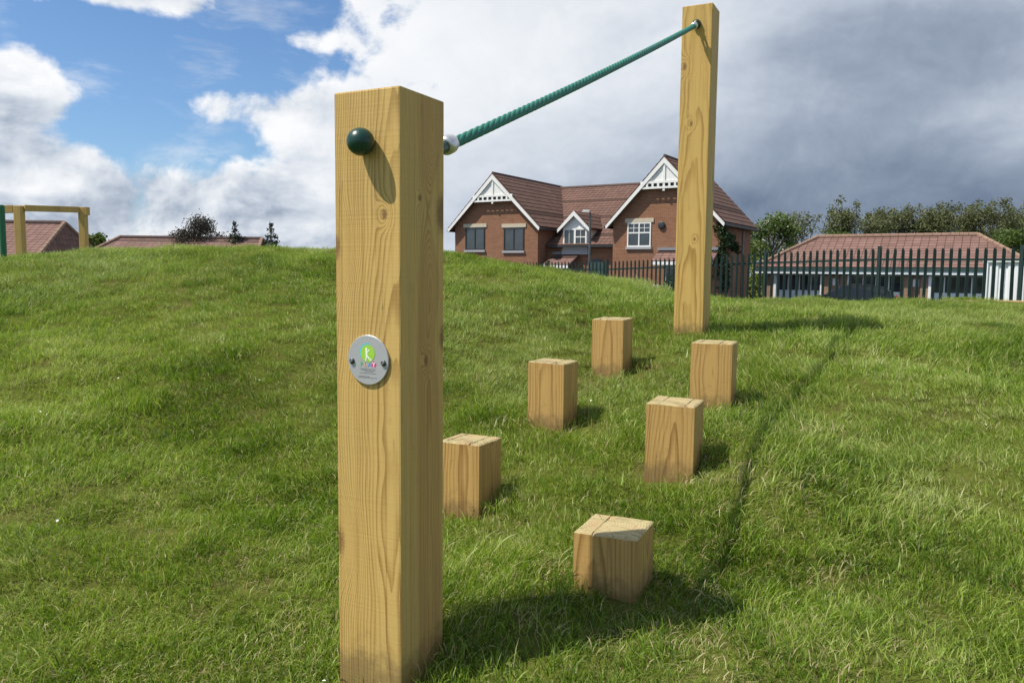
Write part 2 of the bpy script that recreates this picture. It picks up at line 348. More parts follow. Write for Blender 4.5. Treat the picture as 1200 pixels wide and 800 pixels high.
M['glass'] = plain('window_glass', (0.040, 0.048, 0.058), 0.05, var=1.1, scale=1.1, spec=0.8)  # mottled tone paints reflections and curtains into the opaque panes
M['lead'] = plain('lead_flashing', (0.22, 0.23, 0.25), 0.6, var=0.15, scale=3)
M['fence'] = plain('green_fence_paint', (0.009, 0.026, 0.022), 0.5, var=0.25, scale=3)
M['cabinet'] = plain('white_sheet_metal', (0.74, 0.76, 0.76), 0.45, var=0.06, scale=1.5)
M['fascia'] = plain('dark_green_fascia', (0.035, 0.070, 0.062), 0.5, var=0.2, scale=2)
M['soffit_white'] = plain('pale_fascia', (0.68, 0.74, 0.74), 0.6, var=0.1, scale=2)
M['tarmac'] = plain('tarmac', (0.055, 0.055, 0.057), 0.95, var=0.25, scale=3, bmp=0.2)
M['pole_green'] = plain('bright_green_steel', (0.006, 0.115, 0.040), 0.35, var=0.1, scale=5)
M['lamp_grey'] = plain('lamp_column_grey', (0.11, 0.115, 0.115), 0.5, 0.4, var=0.1, scale=3)
M['sleeper'] = wood('sleeper_wood', (0.55, 0.34, 0.17), (0.36, 0.20, 0.09), spacing=0.01, seed=8.0)
M['car_light'] = plain('silver_car_paint', (0.60, 0.63, 0.66), 0.25, 0.3, var=0.03)
M['car_dark'] = plain('black_car_paint', (0.012, 0.014, 0.018), 0.2, 0.0, var=0.03)
M['tyre'] = plain('tyre_rubber', (0.02, 0.02, 0.02), 0.9, var=0.2)
M['lamp_red'] = plain('red_lens', (0.45, 0.02, 0.02), 0.25, var=0.1)

# ------------------------------------------------------------------ terrain
CREST = [(-4.888, 7.5, 0.071), (-3.799, 7.0, 0.149), (-2.91, 6.7, 0.172), (-2.119, 6.5, 0.18), (-1.485, 6.5, 0.187), (-1.047, 6.4, 0.174), (-0.519, 6.3, 0.143), (-0.006, 6.2, 0.072), (0.533, 6.2, -0.03), (1.04, 6.0, -0.141), (1.303, 6.0, -0.197), (2.12, 6.5, -0.235), (3.045, 7.0, -0.253), (3.808, 7.0, -0.253), (4.245, 6.5, -0.256)]
CREST = [(x, y, z - 0.030 * min(1, max(0.15, (0.9 - x) / 1.4))) for x, y, z in CREST]
CTRL = list(CREST)
for x, y, z in CREST:                       # the lawn falls away behind its crest
    k = y / 6.5
    CTRL.append((x * 1.2, y * 1.2, z - 0.09)); CTRL.append((x * 1.5, y * 1.5, z - 0.48))
CTRL += [(-0.238, 1.536, -0.795), (0.35, 1.8, -0.718), (-0.1, 2.42, -0.765), (0.25, 3.05, -0.625), (0.556, 3.63, -0.44), (0.61, 2.42, -0.585), (0.86, 2.93, -0.475), (1.0, 4.0, -0.308),
         (-1.018, 1.5, -0.815), (0.961, 1.4, -0.745), (0.6, 1.85, -0.735), (2.0, 4.6, -0.26), (0.55, 2.0, -0.715), (-1.99, 3.0, -0.60), (-1.54, 3.5, -0.46), (1.90, 2.8, -0.51), (-3.2, 4.6, -0.28), (-0.8, 4.4, -0.26), (0.2, 4.9, -0.13), (3.0, 4.4, -0.32),
         (-3, 0.5, -0.95), (0, 0, -0.95), (3, 0.5, -0.90), (-4, -3, -1.3), (0, -3, -1.35), (4, -3, -1.3), (-7, 4, -0.45), (6, 4, -0.40), (-8, 8, 0.0), (7, 7, -0.32), (9, 11, -0.95)]
CT = np.array(CTRL); 
def _U(r2): return np.where(r2 > 1e-12, 0.5 * r2 * np.log(np.maximum(r2, 1e-12)), 0.0)
_n = len(CT); _d2 = ((CT[:, None, :2] - CT[None, :, :2]) ** 2).sum(-1)
_A = np.zeros((_n + 3, _n + 3)); _A[:_n, :_n] = _U(_d2) + np.eye(_n) * 0.006
_A[:_n, _n] = 1; _A[:_n, _n + 1:] = CT[:, :2]; _A[_n:, :_n] = _A[:_n, _n:].T
_w = np.linalg.solve(_A, np.r_[CT[:, 2], 0, 0, 0])
def sstep(a, b, x): q = np.clip((x - a) / (b - a), 0, 1); return q * q * (3 - 2 * q)
_lump = rng.normal(size=(26, 4))
def height(x, y):
    x = np.asarray(x, float); y = np.asarray(y, float); sh = x.shape; xf = x.ravel(); yf = y.ravel()
    xc = np.clip(xf, -11, 11); yc = np.clip(yf, -5, 13)
    z = np.empty_like(xf)
    for i in range(0, len(xf), 20000):
        sl = slice(i, i + 20000); d2 = (xc[sl, None] - CT[None, :, 0]) ** 2 + (yc[sl, None] - CT[None, :, 1]) ** 2
        z[sl] = _U(d2) @ _w[:_n] + _w[_n] + _w[_n + 1] * xc[sl] + _w[_n + 2] * yc[sl]
    far = np.where(yf > 0, -1.22 - 0.68 * sstep(14, 24, yf + 0.75 * xf), -1.7)
    k = np.maximum.reduce([sstep(8.6, 13.0, np.hypot(xf * 0.62, yf)), sstep(7, 12, np.abs(xf)) * (yf < 30), sstep(2, 8, -yf)])
    z = np.maximum(z, -2.0) * (1 - k) + far * k
    lum = np.zeros_like(xf)
    for a, b, c, d in _lump:
        kx, ky = a * 5.5, b * 5.5; lum += np.sin(kx * xf + ky * yf + c * 9) * 0.0055
    z += lum * (1 - sstep(8, 12, np.hypot(xf, yf)))
    # shallow seams between the laid turves on the left slope
    s = (xf * 0.46 - yf * 0.89 + 2.62); z -= 0.022 * np.exp(-(s / 0.045) ** 2) * sstep(-2.2, -1.2, xf) * (1 - sstep(-0.75, -0.45, xf)) * (yf < 4)
    return z.reshape(sh)
def hz(x, y): return float(height(np.array([x]), np.array([y]))[0])
def axis(lo, hi, step, end):
    a = list(np.arange(lo, hi + 1e-6, step)); s = step
    while a[-1] < end: s *= 1.35; a.append(a[-1] + s)
    s = step
    while a[0] > -end: s *= 1.35; a.insert(0, a[0] - s)
    return np.array(a)
gx = axis(-9, 10, 0.08, 700); gy = axis(-1.5, 13, 0.08, 900)
GX, GY = np.meshgrid(gx, gy); GZ = height(GX, GY); nx, ny = len(gx), len(gy)
gv = np.stack([GX, GY, GZ], -1).reshape(-1, 3)
idx = np.arange(nx * ny).reshape(ny, nx); q = np.stack([idx[:-1, :-1], idx[:-1, 1:], idx[1:, 1:], idx[1:, :-1]], -1).reshape(-1, 4)
me = bpy.data.meshes.new('ground'); me.vertices.add(len(gv)); me.vertices.foreach_set('co', gv.ravel())
me.loops.add(q.size); me.loops.foreach_set('vertex_index', q.ravel().astype(np.int32)); me.polygons.add(len(q)); me.polygons.foreach_set('loop_start', np.arange(0, q.size, 4, dtype=np.int32))
me.polygons.foreach_set('use_smooth', np.ones(len(q), bool)); me.update(calc_edges=True); me.validate()
m, t, b = material('turf_soil'); geo = node(t, 'ShaderNodeNewGeometry').outputs['Position']
n1 = noise(t, geo, 1.4, 5.0, 0.6); n2 = noise(t, geo, 60.0, 4.0, 0.7); n3 = noise(t, geo, 9.0, 4.0, 0.6)
c = mix(t, n2, (0.050, 0.066, 0.010), (0.150, 0.165, 0.036)); c = mix(t, n3.sm(0.46, 0.66) * 0.45, c, (0.125, 0.100, 0.045))
put(t, b.inputs['Base Color'], c); b.inputs['Roughness'].default_value = 1.0; b.inputs['Specular IOR Level'].default_value = 0.0; bump(t, b, n2, 0.6, 0.02)
me.materials.append(m); ground = link('ground', me); tag(ground, 'grassed ground rising to low mounds and running out beyond the buildings', 'ground', kind='structure')

# ------------------------------------------------------------------ play equipment
RZ = -0.4689                                   # everything on the balance trail is turned this way
ex, ey = Vector((math.cos(0.4689), -math.sin(0.4689), 0)), Vector((math.sin(0.4689), math.cos(0.4689), 0))
def post_shaft(h, below=0.25, s=0.15, top_rise=0.0):
    bm = bmesh.new(); a = s / 2
    zs = [-below, h]
    vs = [[bm.verts.new((x, y, z)) for x, y in ((-a, -a), (a, -a), (a, a), (-a, a))] for z in zs]
    for i in range(4): bm.faces.new((vs[0][i], vs[0][(i + 1) % 4], vs[1][(i + 1) % 4], vs[1][i]))
    bm.faces.new(vs[1]); bm.faces.new(vs[0][::-1])
    bmesh.ops.bevel(bm, geom=[e for e in bm.edges], offset=0.0035, segments=2, affect='EDGES', profile=0.55)
    me = bpy.data.meshes.new('post_shaft'); bm.to_mesh(me); bm.free()
    return me
NB = Vector((-0.238, 1.536, -0.795)); FB = Vector((0.960, 4.035, -0.307))
FBc = Vector((0.9596, 3.9343, 0)) + 0.075 * (ey - ex); FBc.z = -0.3067
NBc = Vector((-0.205, 1.4354, 0)) + 0.075 * (ey - ex); NBc.z = -0.7923
HN, HF = 1.1232, 1.6203
near = empty('timber_post', NBc, RZ); tag(near, 'big square pine post in the foreground with green ball cap and round plaque', 'post', 'tall rope posts')
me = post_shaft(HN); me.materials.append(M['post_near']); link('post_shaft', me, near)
cap = MB(); prof = [(0.0135, -0.001)] + [(0.0252 * math.sin(a), 0.0205 - 0.0252 * math.cos(a)) for a in np.linspace(0.55, math.pi - 0.05, 18)]
cap.lathe(prof, 32, org=(0.003, -0.0755, HN - 0.098), axis=(0, -1, 0)); cap.obj('bolt_cap', M['cap'], near, smooth=True)
far = empty('timber_post', FBc, RZ); tag(far, 'tallest pine post on the crest, rope fixed near its top', 'post', 'tall rope posts')
me = post_shaft(HF); me.materials.append(M['post_far']); link('post_shaft', me, far)

# the rope, real laid strands
ra = NBc + ey * 0.075 + Vector((0, 0, HN - 0.112)); rb = FBc - ey * 0.075 + Vector((0, 0, HF - 0.095))
d = (rb - ra); L = d.length; dn = d.normalized()
rope = empty('rope', ra); tag(rope, 'green twisted rope stretched between the tops of the two tall posts', 'rope')
sidev = dn.cross(Vector((0, 0, 1))).normalized(); upn = sidev.cross(dn)
NS, RAD, PITCHR = 6, 0.0068, 0.19
n = 320; s0, s1 = 0.180, L - 0.055
for k in range(NS):
    pts = []
    for i in range(n + 1):
        s = s0 + (s1 - s0) * i / n; a = 2 * math.pi * (s / PITCHR + k / NS); sag = -0.010 * 4 * (s / L) * (1 - s / L)
        pts.append(dn * s + Vector((0, 0, sag)) + (sidev * math.cos(a) + upn * math.sin(a)) * 0.0073)
    MB().tube(pts, 0.0056, 7).obj('strand', M['rope'], rope, smooth=True)
MB().tube([dn * (s0 + (s1 - s0) * i / 40) + Vector((0, 0, -0.010 * 4 * ((s0 + (s1 - s0) * i / 40) / L) * (1 - (s0 + (s1 - s0) * i / 40) / L))) for i in range(41)], 0.0045, 6).obj('core', M['rope'], rope, smooth=True)
f1 = MB(); f1.lathe([(0.014, 0.0), (0.019, 0.003), (0.021, 0.009), (0.021, 0.028), (0.018, 0.038), (0.0130, 0.044)], 20, org=dn * 0.136, axis=dn); f1.obj('ferrule', M['steel'], rope, smooth=True)
MB().tube([(0, 0, 0), dn * 0.140, dn * 0.150], [0.0145, 0.0145, 0.011], 14).obj('bolt_stem', M['cap'], rope)
f2 = MB(); f2.lathe([(0.019, 0.0), (0.021, 0.004), (0.021, 0.012), (0.014, 0.016)], 20, axis=ey); f2.obj('washer_cap', M['cap'], rope, smooth=True)
f3 = MB(); f3.lathe([(0.012, 0.0), (0.0165, 0.003), (0.0165, 0.032), (0.012, 0.036)], 18, org=dn * (L - 0.082), axis=dn); f3.obj('ferrule', M['steel'], rope, smooth=True)
ce = dn * (L - 0.036); ring = [ce + (dn * math.cos(a) + Vector((0, 0, 1)) * math.sin(a)) * 0.019 for a in np.linspace(0, 2 * math.pi, 25)]
MB().tube(ring, 0.0052, 8, cap=False).obj('eye', M['steel'], rope, smooth=True)
f4 = MB(); f4.lathe([(0.020, 0.0), (0.022, 0.004), (0.021, 0.016), (0.013, 0.022), (0.011, 0.032), (0.004, 0.034)], 20, org=rb - ra, axis=-ey); f4.obj('washer_cap', M['cap'], rope, smooth=True)

# plaque on the foreground post
PL = NBc + ex * 0.0035 - ey * 0.0752 + Vector((0, 0, 0.625))
plq = empty('plaque', PL, RZ); plq.rotation_euler = (math.pi / 2, 0, RZ); tag(plq, 'round grey plaque with colourful emblem screwed to the foreground post', 'plaque')
pl = MB(); pl.lathe([(0.0455, 0.0), (0.047, 0.0012), (0.047, 0.0034), (0.0462, 0.0042), (0.0, 0.0042)], 64); pl.obj('plate', M['plaque'], plq)
for sx in (-0.0365, 0.0365):
    sc = MB(); sc.lathe([(0.0056, 0.0), (0.0056, 0.0022), (0.0042, 0.0036), (0.0, 0.0038)], 16); s_ = sc.obj('screw', M['screw'], plq, (sx, -0.004, 0.0042), smooth=True)
    MB().box(-0.004, 0.004, -0.0007, 0.0007, 0.0036, 0.0041).obj('slot', M['steel'], s_, rot=(0, 0, 0.7))
e = MB(); Z = 0.0044
def disc2(b, cx, cy, r, z, m, a0=0, a1=2 * math.pi, r0=0.0, n=28):
    vs = []; 
    for i in range(n + 1):
        a = a0 + (a1 - a0) * i / n; vs += [(cx + r0 * math.cos(a), cy + r0 * math.sin(a), z), (cx + r * math.cos(a), cy + r * math.sin(a), z)]
    b.add(vs, [(2 * i, 2 * i + 1, 2 * i + 3, 2 * i + 2) for i in range(n)], m)
disc2(e, 0.0, 0.0125, 0.0195, Z, 1, R(80), R(200), 0.0150)
disc2(e, 0.0, 0.0125, 0.0165, Z + 0.0002, 0, 0, 2 * math.pi, 0.0001)
def stroke(b, p, w, z, m):
    for (x0, y0), (x1, y1) in zip(p, p[1:]):
        d = Vector((x1 - x0, y1 - y0, 0)); n_ = Vector((-d.y, d.x, 0)).normalized() * w / 2; a_, b_ = Vector((x0, y0, z)), Vector((x1, y1, z))
        b.add([a_ - n_, b_ - n_, b_ + n_, a_ + n_], [(0, 1, 2, 3)], m)
disc2(e, -0.003, 0.0205, 0.0027, Z + 0.0004, 2, 0, 2 * math.pi, 0.0001, 14)
stroke(e, [(-0.003, 0.018), (-0.0022, 0.006)], 0.0042, Z + 0.0004, 2); stroke(e, [(-0.0025, 0.014), (0.0045, 0.0195)], 0.0024, Z + 0.0005, 2)
stroke(e, [(-0.0022, 0.0078), (0.0035, 0.0035), (0.009, -0.001)], 0.0026, Z + 0.0006, 2); stroke(e, [(-0.0022, 0.0078), (-0.0045, -0.002)], 0.0026, Z + 0.00065, 2)
e.obj('emblem', [M['lime'], M['teal'], M['white_print']], plq)
def text_obj(name, body, size, mat, parent, loc):
    cu = bpy.data.curves.new(name, 'FONT'); cu.body = body; cu.size = size; cu.align_x = 'CENTER'; cu.offset = 0.0003
    tmp = bpy.data.objects.new('tmp_text', cu); COL.objects.link(tmp); bpy.context.view_layer.update()
    me = bpy.data.meshes.new_from_object(tmp.evaluated_get(bpy.context.evaluated_depsgraph_get())); bpy.data.objects.remove(tmp)
    me.materials.clear(); me.materials.append(mat); return link(name, me, parent, loc)
for ch, xx, mk in zip('PLAY', (-0.0145, -0.0052, 0.0042, 0.0140), ('green_print', 'orange_print', 'blue_print', 'white_print')):
    if ch == 'Y':
        dd = MB(); disc2(dd, 0, 0, 0.0056, 0, 0, 0, 2 * math.pi, 0.0001); dd.obj('letter_disc', M['pink_print'], plq, (xx, -0.0078, Z))
    text_obj('letter', ch, 0.0115, M[mk], plq, (xx, -0.0118, Z + 0.0003))
pt = MB()
for yy, x0, x1 in ((-0.0175, -0.019, 0.018), (-0.0200, -0.016, 0.016), (-0.0225, -0.008, 0.013), (-0.0257, -0.019, 0.019), (-0.0318, -0.020, 0.004), (-0.0340, -0.023, 0.020)):
    xx = x0
    while xx < x1:
        w = random.uniform(0.001, 0.0042); pt.add([(xx, yy, Z), (min(xx + w, x1), yy, Z), (min(xx + w, x1), yy + 0.0011, Z), (xx, yy + 0.0011, Z)], [(0, 1, 2, 3)]); xx += w + 0.0007
tag(pt.obj('small_print', M['grey_print'], plq), kind='stuff')

# stepping posts: worn tops with saw-cut grip grooves
def stump_mesh(h, seed, below=0.2, s=0.15):
    r = random.Random(seed); a = s / 2
    def cuts():
        g = []
        for c in (-0.038 + r.uniform(-0.012, 0.010), 0.040 + r.uniform(-0.012, 0.010)): g.append((c - 0.0016, c + 0.0016))
        return g
    gx_, gy_ = cuts(), cuts()
    base = [-a, -a + 0.004, -a + 0.010, -0.05, -0.01, 0.01, 0.05, a - 0.010, a - 0.004, a]
    def line(g): return sorted(set(base) | {q for p in g for q in (p[0] - 0.0012, p[0], p[1], p[1] + 0.0012)})
    xs, ys = line(gx_), line(gy_); nx_, ny_ = len(xs), len(ys)
    tiltx, tilty = r.uniform(-0.02, 0.02), r.uniform(-0.02, 0.02)
    def zt(x, y):
        z = h + x * tiltx + y * tilty
        e_ = min(a - abs(x), a - abs(y)); z -= 0.0045 * max(0, 1 - e_ / 0.009) ** 2
        for g in gx_:
            if g[0] - 1e-6 <= x <= g[1] + 1e-6: z -= 0.0042 * (0.55 + 0.9 * mnoise.noise(Vector((x * 22 + seed, y * 22, 3.3))))
        for g in gy_:
            if g[0] - 1e-6 <= y <= g[1] + 1e-6: z -= 0.0042 * (0.55 + 0.9 * mnoise.noise(Vector((x * 22 + seed, y * 22, 3.3))))
        z += 0.0016 * mnoise.noise(Vector((x * 60, y * 60, seed * 3.1)))
        return z
    V = [(x + 0.0015 * mnoise.noise(Vector((y * 40, x * 40, seed))) * (1 if abs(abs(x) - a) < 1e-6 else 0), y, zt(x, y)) for y in ys for x in xs]
    F = [(j * nx_ + i, j * nx_ + i + 1, (j + 1) * nx_ + i + 1, (j + 1) * nx_ + i) for j in range(ny_ - 1) for i in range(nx_ - 1)]; mi = [1] * len(F)
    per = [i for i in range(nx_)] + [j * nx_ + nx_ - 1 for j in range(1, ny_)] + [(ny_ - 1) * nx_ + i for i in range(nx_ - 2, -1, -1)] + [j * nx_ for j in range(ny_ - 2, 0, -1)]
    lev = [per]
    for z in (h - 0.012, -below):
        b0 = len(V); V += [(V[p][0], V[p][1], z) for p in per]; lev.append(list(range(b0, b0 + len(per))))
    for A, B in zip(lev, lev[1:]):
        for i in range(len(A)):
            k = (i + 1) % len(A); F.append((A[i], B[i], B[k], A[k])); mi.append(0)
    me = mesh('stepping_post', V, F, [M['stump'], M['end']], False, mi)
    return me
STUMPS = [((0.283, 1.702), -0.592, 0.434, 'lowest and nearest stepping post, half in the tall post\'s shadow'),
          ((-0.098, 2.385), -0.535, 0.455, 'squat stepping post peeking out right beside the foreground post, its left edge hidden'),
          ((0.200, 2.973), -0.346, 0.445, 'stepping post in the middle of the left row, between squat and farthest ones'),
          ((0.508, 3.572), -0.210, 0.438, 'farthest stepping post, just left of the tallest post\'s foot'),
          ((0.556, 2.348), -0.399, 0.418, 'stepping post in the middle of the right row with a bright grooved top'),
          ((0.807, 2.854), -0.253, 0.401, 'stepping post right below the tallest post\'s foot, last of the right row')]
for i, ((bx, by), zt_, rr, lab) in enumerate(STUMPS):
    l = Vector((-math.cos(rr), math.sin(rr), 0)); bk = Vector((math.sin(rr), math.cos(rr), 0)); c = Vector((bx, by, 0)) + 0.075 * (l + bk)
    g = hz(c.x, c.y) - 0.01
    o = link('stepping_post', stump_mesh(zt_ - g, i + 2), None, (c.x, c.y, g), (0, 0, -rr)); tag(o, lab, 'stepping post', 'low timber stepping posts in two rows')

# play frame and green pole beyond the left mound
pf = empty('play_frame', (-5.45, 9.4, -0.15), 0.0); tag(pf, 'timber goal-like frame of posts and beam standing behind the left mound', 'play frame')
A0, A1 = Vector((-0.15, -0.40, 0)), Vector((0.16, 0.2, 0))
def sq_post(x, y, z0, z1, w): return MB().box(x - w / 2, x + w / 2, y - w / 2, y + w / 2, z0, z1)
sq_post(-0.215, -0.33, -0.1, 0.85, 0.085).obj('post', M['frame'], pf, bevel=0.006); sq_post(0.20, 0.25, -0.1, 0.885, 0.08).obj('post', M['frame'], pf, bevel=0.006)
MB().bar((-0.170, -0.31, 0.825), (0.16, 0.22, 0.852), 0.055, 0.07).obj('beam', M['frame'], pf, bevel=0.004)
MB().bar((-0.75, -0.36, 0.79), (-0.27, -0.335, 0.812), 0.06, 0.085).obj('beam', M['frame'], pf, bevel=0.004)
MB().box(0.245, 0.262, 0.205, 0.295, 0.79, 0.885).obj('end_cap', M['frame'], pf)
gp = MB(); gp.lathe([(0.032, -0.1), (0.032, 0.80), (0.028, 0.812), (0.014, 0.818)], 16); o = gp.obj('steel_pole', M['pole_green'], None, (-5.530, 8.55, -0.15), smooth=False); tag(o, 'bright green steel pole at the left edge beside the timber frame', 'pole')
o = MB().box(-0.9, 0.9, -0.10, 0.10, -0.1, 0.075).obj('timber_sleeper', M['sleeper'], None, (4.93, 6.95, -0.285), (0, 0, -0.1), bevel=0.008); tag(o, 'pale timber sleeper lying on the lawn below the white cabin', 'sleeper')

# ------------------------------------------------------------------ grass
def tuft(seed, nb, rad, hmin, hmax, wid, dry=0.10):
    r = np.random.default_rng(seed); V = []; F = []; T = []
    lean_dir0 = r.uniform(0, 6.28)
    for i in range(nb):
        rr = rad * math.sqrt(r.random()); a = r.uniform(0, 6.28); bx, by = rr * math.cos(a), rr * math.sin(a)
        h = r.uniform(hmin, hmax) * (0.75 + 0.5 * r.random()); w = wid * r.uniform(0.6, 1.25)
        ld = r.normal(0.0, 1.35); lean = abs(r.normal(0.75, 0.45)); curl = r.uniform(0.2, 1.4)
        fa = r.uniform(0, 6.28); wx, wy = math.cos(fa), math.sin(fa)
        tint = r.random() * 0.92; 
        if r.random() < dry: tint = 0.96 + 0.04 * r.random(); lean += 0.5; 
        p = np.array([bx, by, -0.006]); th = lean * 0.4; b0 = len(V); seg = 3
        for k in range(seg + 1):
            ww = w * (1.0, 0.95, 0.7, 0.0)[k] * 0.5
            if k < seg: V += [(p[0] - wx * ww, p[1] - wy * ww, p[2]), (p[0] + wx * ww, p[1] + wy * ww, p[2])]; T += [tint] * 2
            else: V.append(tuple(p)); T.append(tint)
            st = h / seg; p = p + np.array([math.cos(ld) * math.sin(th), math.sin(ld) * math.sin(th), max(math.cos(th), -0.1)]) * st; th = min(th + curl * 0.33 + lean * 0.25, 1.75)
        F += [(b0, b0 + 1, b0 + 3, b0 + 2), (b0 + 2, b0 + 3, b0 + 5, b0 + 4), (b0 + 4, b0 + 5, b0 + 6)]
    me = mesh('grass_tuft', V, F, M['grass'], True)
    at = me.attributes.new('tint', 'FLOAT', 'POINT'); at.data.foreach_set('value', T); return me
m, t, b = material('grass_blades'); M['grass'] = m
tv = X(t, node(t, 'ShaderNodeAttribute', attribute_name='tint').outputs['Fac']); pos = node(t, 'ShaderNodeNewGeometry').outputs['Position']
rnd = X(t, node(t, 'ShaderNodeObjectInfo').outputs['Random'])
pa = noise(t, pos, 0.9, 4.0, 0.6); pb = noise(t, pos, 5.0, 4.0, 0.6)
k = (tv * 0.72 + rnd * 0.16 + (pa - 0.5) * 1.5 + (pb - 0.5) * 1.2 + 0.05).clamp()
c = ramp(t, k, [(0.0, (0.058, 0.112, 0.006)), (0.30, (0.155, 0.245, 0.016)), (0.60, (0.285, 0.382, 0.050)), (0.85, (0.425, 0.480, 0.140)), (1.0, (0.53, 0.56, 0.26))])
# random pale patches: a greyish sheen put into the blade colour
sx_, sy_, sz_ = xyz(t, pos)
pale = noise(t, pos, 0.45, 3.0, 0.5).sm(0.42, 0.62)
c = mix(t, pale * 0.28, c, (0.330, 0.370, 0.140))
c = mix(t, tv.sm(0.93, 0.96) , c, mix(t, rnd, (0.56, 0.50, 0.26), (0.36, 0.28, 0.13)))
put(t, b.inputs['Base Color'], c); b.inputs['Roughness'].default_value = 0.45; b.inputs['Specular IOR Level'].default_value = 0.35
tr = node(t, 'ShaderNodeBsdfTranslucent'); put(t, tr.inputs[0], mix(t, 1.0, c, (1.05, 1.15, 0.55), 'MULTIPLY'))
mx = node(t, 'ShaderNodeMixShader', {0: 0.40}); t.links.new(b.outputs[0], mx.inputs[1]); t.links.new(tr.outputs[0], mx.inputs[2]); t.links.new(mx.outputs[0], t.nodes['Material Output'].inputs[0])
tc = bpy.data.collections.new('grass_tufts')
KINDS = [(130, 0.105, 0.022, 0.046, 0.0024, 0.08)] * 6 + [(110, 0.095, 0.030, 0.062, 0.0026, 0.09)] * 4 + [(100, 0.105, 0.022, 0.055, 0.0024, 0.50)] * 2
for i, kd in enumerate(KINDS): tc.objects.link(bpy.data.objects.new('grass_tuft_%02d' % i, tuft(100 + i, *kd)))
# scatter: within what the photograph could see, plus a margin
pts = []
def scatter(n, x0, x1, y0, y1, dens_fn):
    x = rng.uniform(x0, x1, n); y = rng.uniform(y0, y1, n); k = rng.random(n) < dens_fn(x, y); return np.stack([x[k], y[k]], 1)
def dens(x, y):
    keep = (np.abs(x) < 0.80 * y + 0.9) & (y > 0.55)
    dist = np.hypot(x, y); w = np.interp(dist, [0.8, 2.0, 4.0, 7.0, 11], [1.0, 1.0, 0.72, 0.55, 0.4])
    w = w * np.where((y > 9.2) & (x > -3), 0.35, 1.0)
    for px_, py_, sr in [(NBc.x, NBc.y, 0.13)] + [(c_[0][0] - 0.03, c_[0][1] + 0.10, 0.12) for c_ in STUMPS]:
        dd = np.hypot(x - px_, y - py_); w = w * sstep(0.06, sr + 0.03, dd)
    for px_, py_, sr in ((0.22, 1.80, 0.16), (0.30, 2.95, 0.14), (0.70, 2.33, 0.12), (0.02, 2.9, 0.10), (2.35, 3.55, 0.10), (0.05, 1.52, 0.15), (0.85, 2.80, 0.10)):
        dd = np.hypot(x - px_, y - py_); w = w * (0.40 + 0.60 * sstep(0.02, sr, dd))
    return np.where(keep, w, 0)
A_ = (20.0) * 11.0; NT = int(A_ * 400)
xy = scatter(NT, -10, 10, 0.5, 11.5, dens)
zz = height(xy[:, 0], xy[:, 1]); npt = len(xy)
dist = np.hypot(xy[:, 0], xy[:, 1])
lf = np.sin(xy[:, 0] * 3.1 + 1.3 * np.sin(xy[:, 1] * 2.3)) * np.sin(xy[:, 1] * 2.7 + 1.7 * np.sin(xy[:, 0] * 1.9))
scl = (0.94 + 0.15 * lf + rng.normal(0, 0.13, npt)).clip(0.5, 1.5) * np.interp(dist, [1, 4, 8], [0.92, 1.0, 1.0])
straw = 0.045 + 0.24 * np.exp(-((xy[:, 0] - 0.0) / 0.75) ** 2 - ((xy[:, 1] - 1.2) / 0.75) ** 2) + 0.12 * (lf < -0.55)
for c_ in STUMPS: straw = straw + 0.5 * np.exp(-(np.hypot(xy[:, 0] - c_[0][0] - 0.02, xy[:, 1] - c_[0][1] - 0.05) / 0.16) ** 2)
ti = np.where(rng.random(npt) < straw, rng.integers(10, 12, npt), np.where(rng.random(npt) < 0.30 + 0.3 * (lf > 0.3), rng.integers(6, 10, npt), rng.integers(0, 6, npt)))
e_ = 0.05; gxn = (height(xy[:, 0] + e_, xy[:, 1]) - zz) / e_; gyn = (height(xy[:, 0], xy[:, 1] + e_) - zz) / e_
rot = np.stack([np.arctan(gyn) * 0.7 + rng.normal(0, 0.10, npt), -np.arctan(gxn) * 0.7 + rng.normal(0, 0.10, npt), 2.2 * np.sin(xy[:, 0] * 1.1 + 0.7 * np.sin(xy[:, 1] * 1.9)) + 1.4 * np.sin(xy[:, 1] * 1.7 + xy[:, 0] * 2.3) + rng.normal(0, 0.8, npt)], 1)
me = bpy.data.meshes.new('grass'); me.vertices.add(npt); me.vertices.foreach_set('co', np.stack([xy[:, 0], xy[:, 1], zz], 1).ravel())
for nm, ty, arr in (('sc', 'FLOAT', scl), ('ti', 'INT', ti.astype(np.int32)), ('rt', 'FLOAT_VECTOR', rot)):
    at = me.attributes.new(nm, ty, 'POINT'); at.data.foreach_set('vector' if ty == 'FLOAT_VECTOR' else 'value', arr.ravel())
grass = link('grass', me); tag(grass, 'rough green turf of long bent blades covering the mound', 'grass', kind='stuff')
ng = bpy.data.node_groups.new('grass_scatter', 'GeometryNodeTree')
ng.interface.new_socket('Geometry', in_out='INPUT', socket_type='NodeSocketGeometry'); ng.interface.new_socket('Geometry', in_out='OUTPUT', socket_type='NodeSocketGeometry')
gi = ng.nodes.new('NodeGroupInput'); go = ng.nodes.new('NodeGroupOutput'); ci = ng.nodes.new('GeometryNodeCollectionInfo'); ci.inputs[0].default_value = tc; ci.inputs[1].default_value = True; ci.inputs[2].default_value = True
ip = ng.nodes.new('GeometryNodeInstanceOnPoints'); ip.inputs['Pick Instance'].default_value = True
def na(nm, ty): a = ng.nodes.new('GeometryNodeInputNamedAttribute'); a.data_type = ty; a.inputs[0].default_value = nm; return a.outputs[0]
ng.links.new(gi.outputs[0], ip.inputs['Points']); ng.links.new(ci.outputs[0], ip.inputs['Instance']); ng.links.new(na('ti', 'INT'), ip.inputs['Instance Index'])
ng.links.new(na('rt', 'FLOAT_VECTOR'), ip.inputs['Rotation']); ng.links.new(na('sc', 'FLOAT'), ip.inputs['Scale']); ng.links.new(ip.outputs[0], go.inputs[0])
md = grass.modifiers.new('scatter', 'NODES'); md.node_group = ng
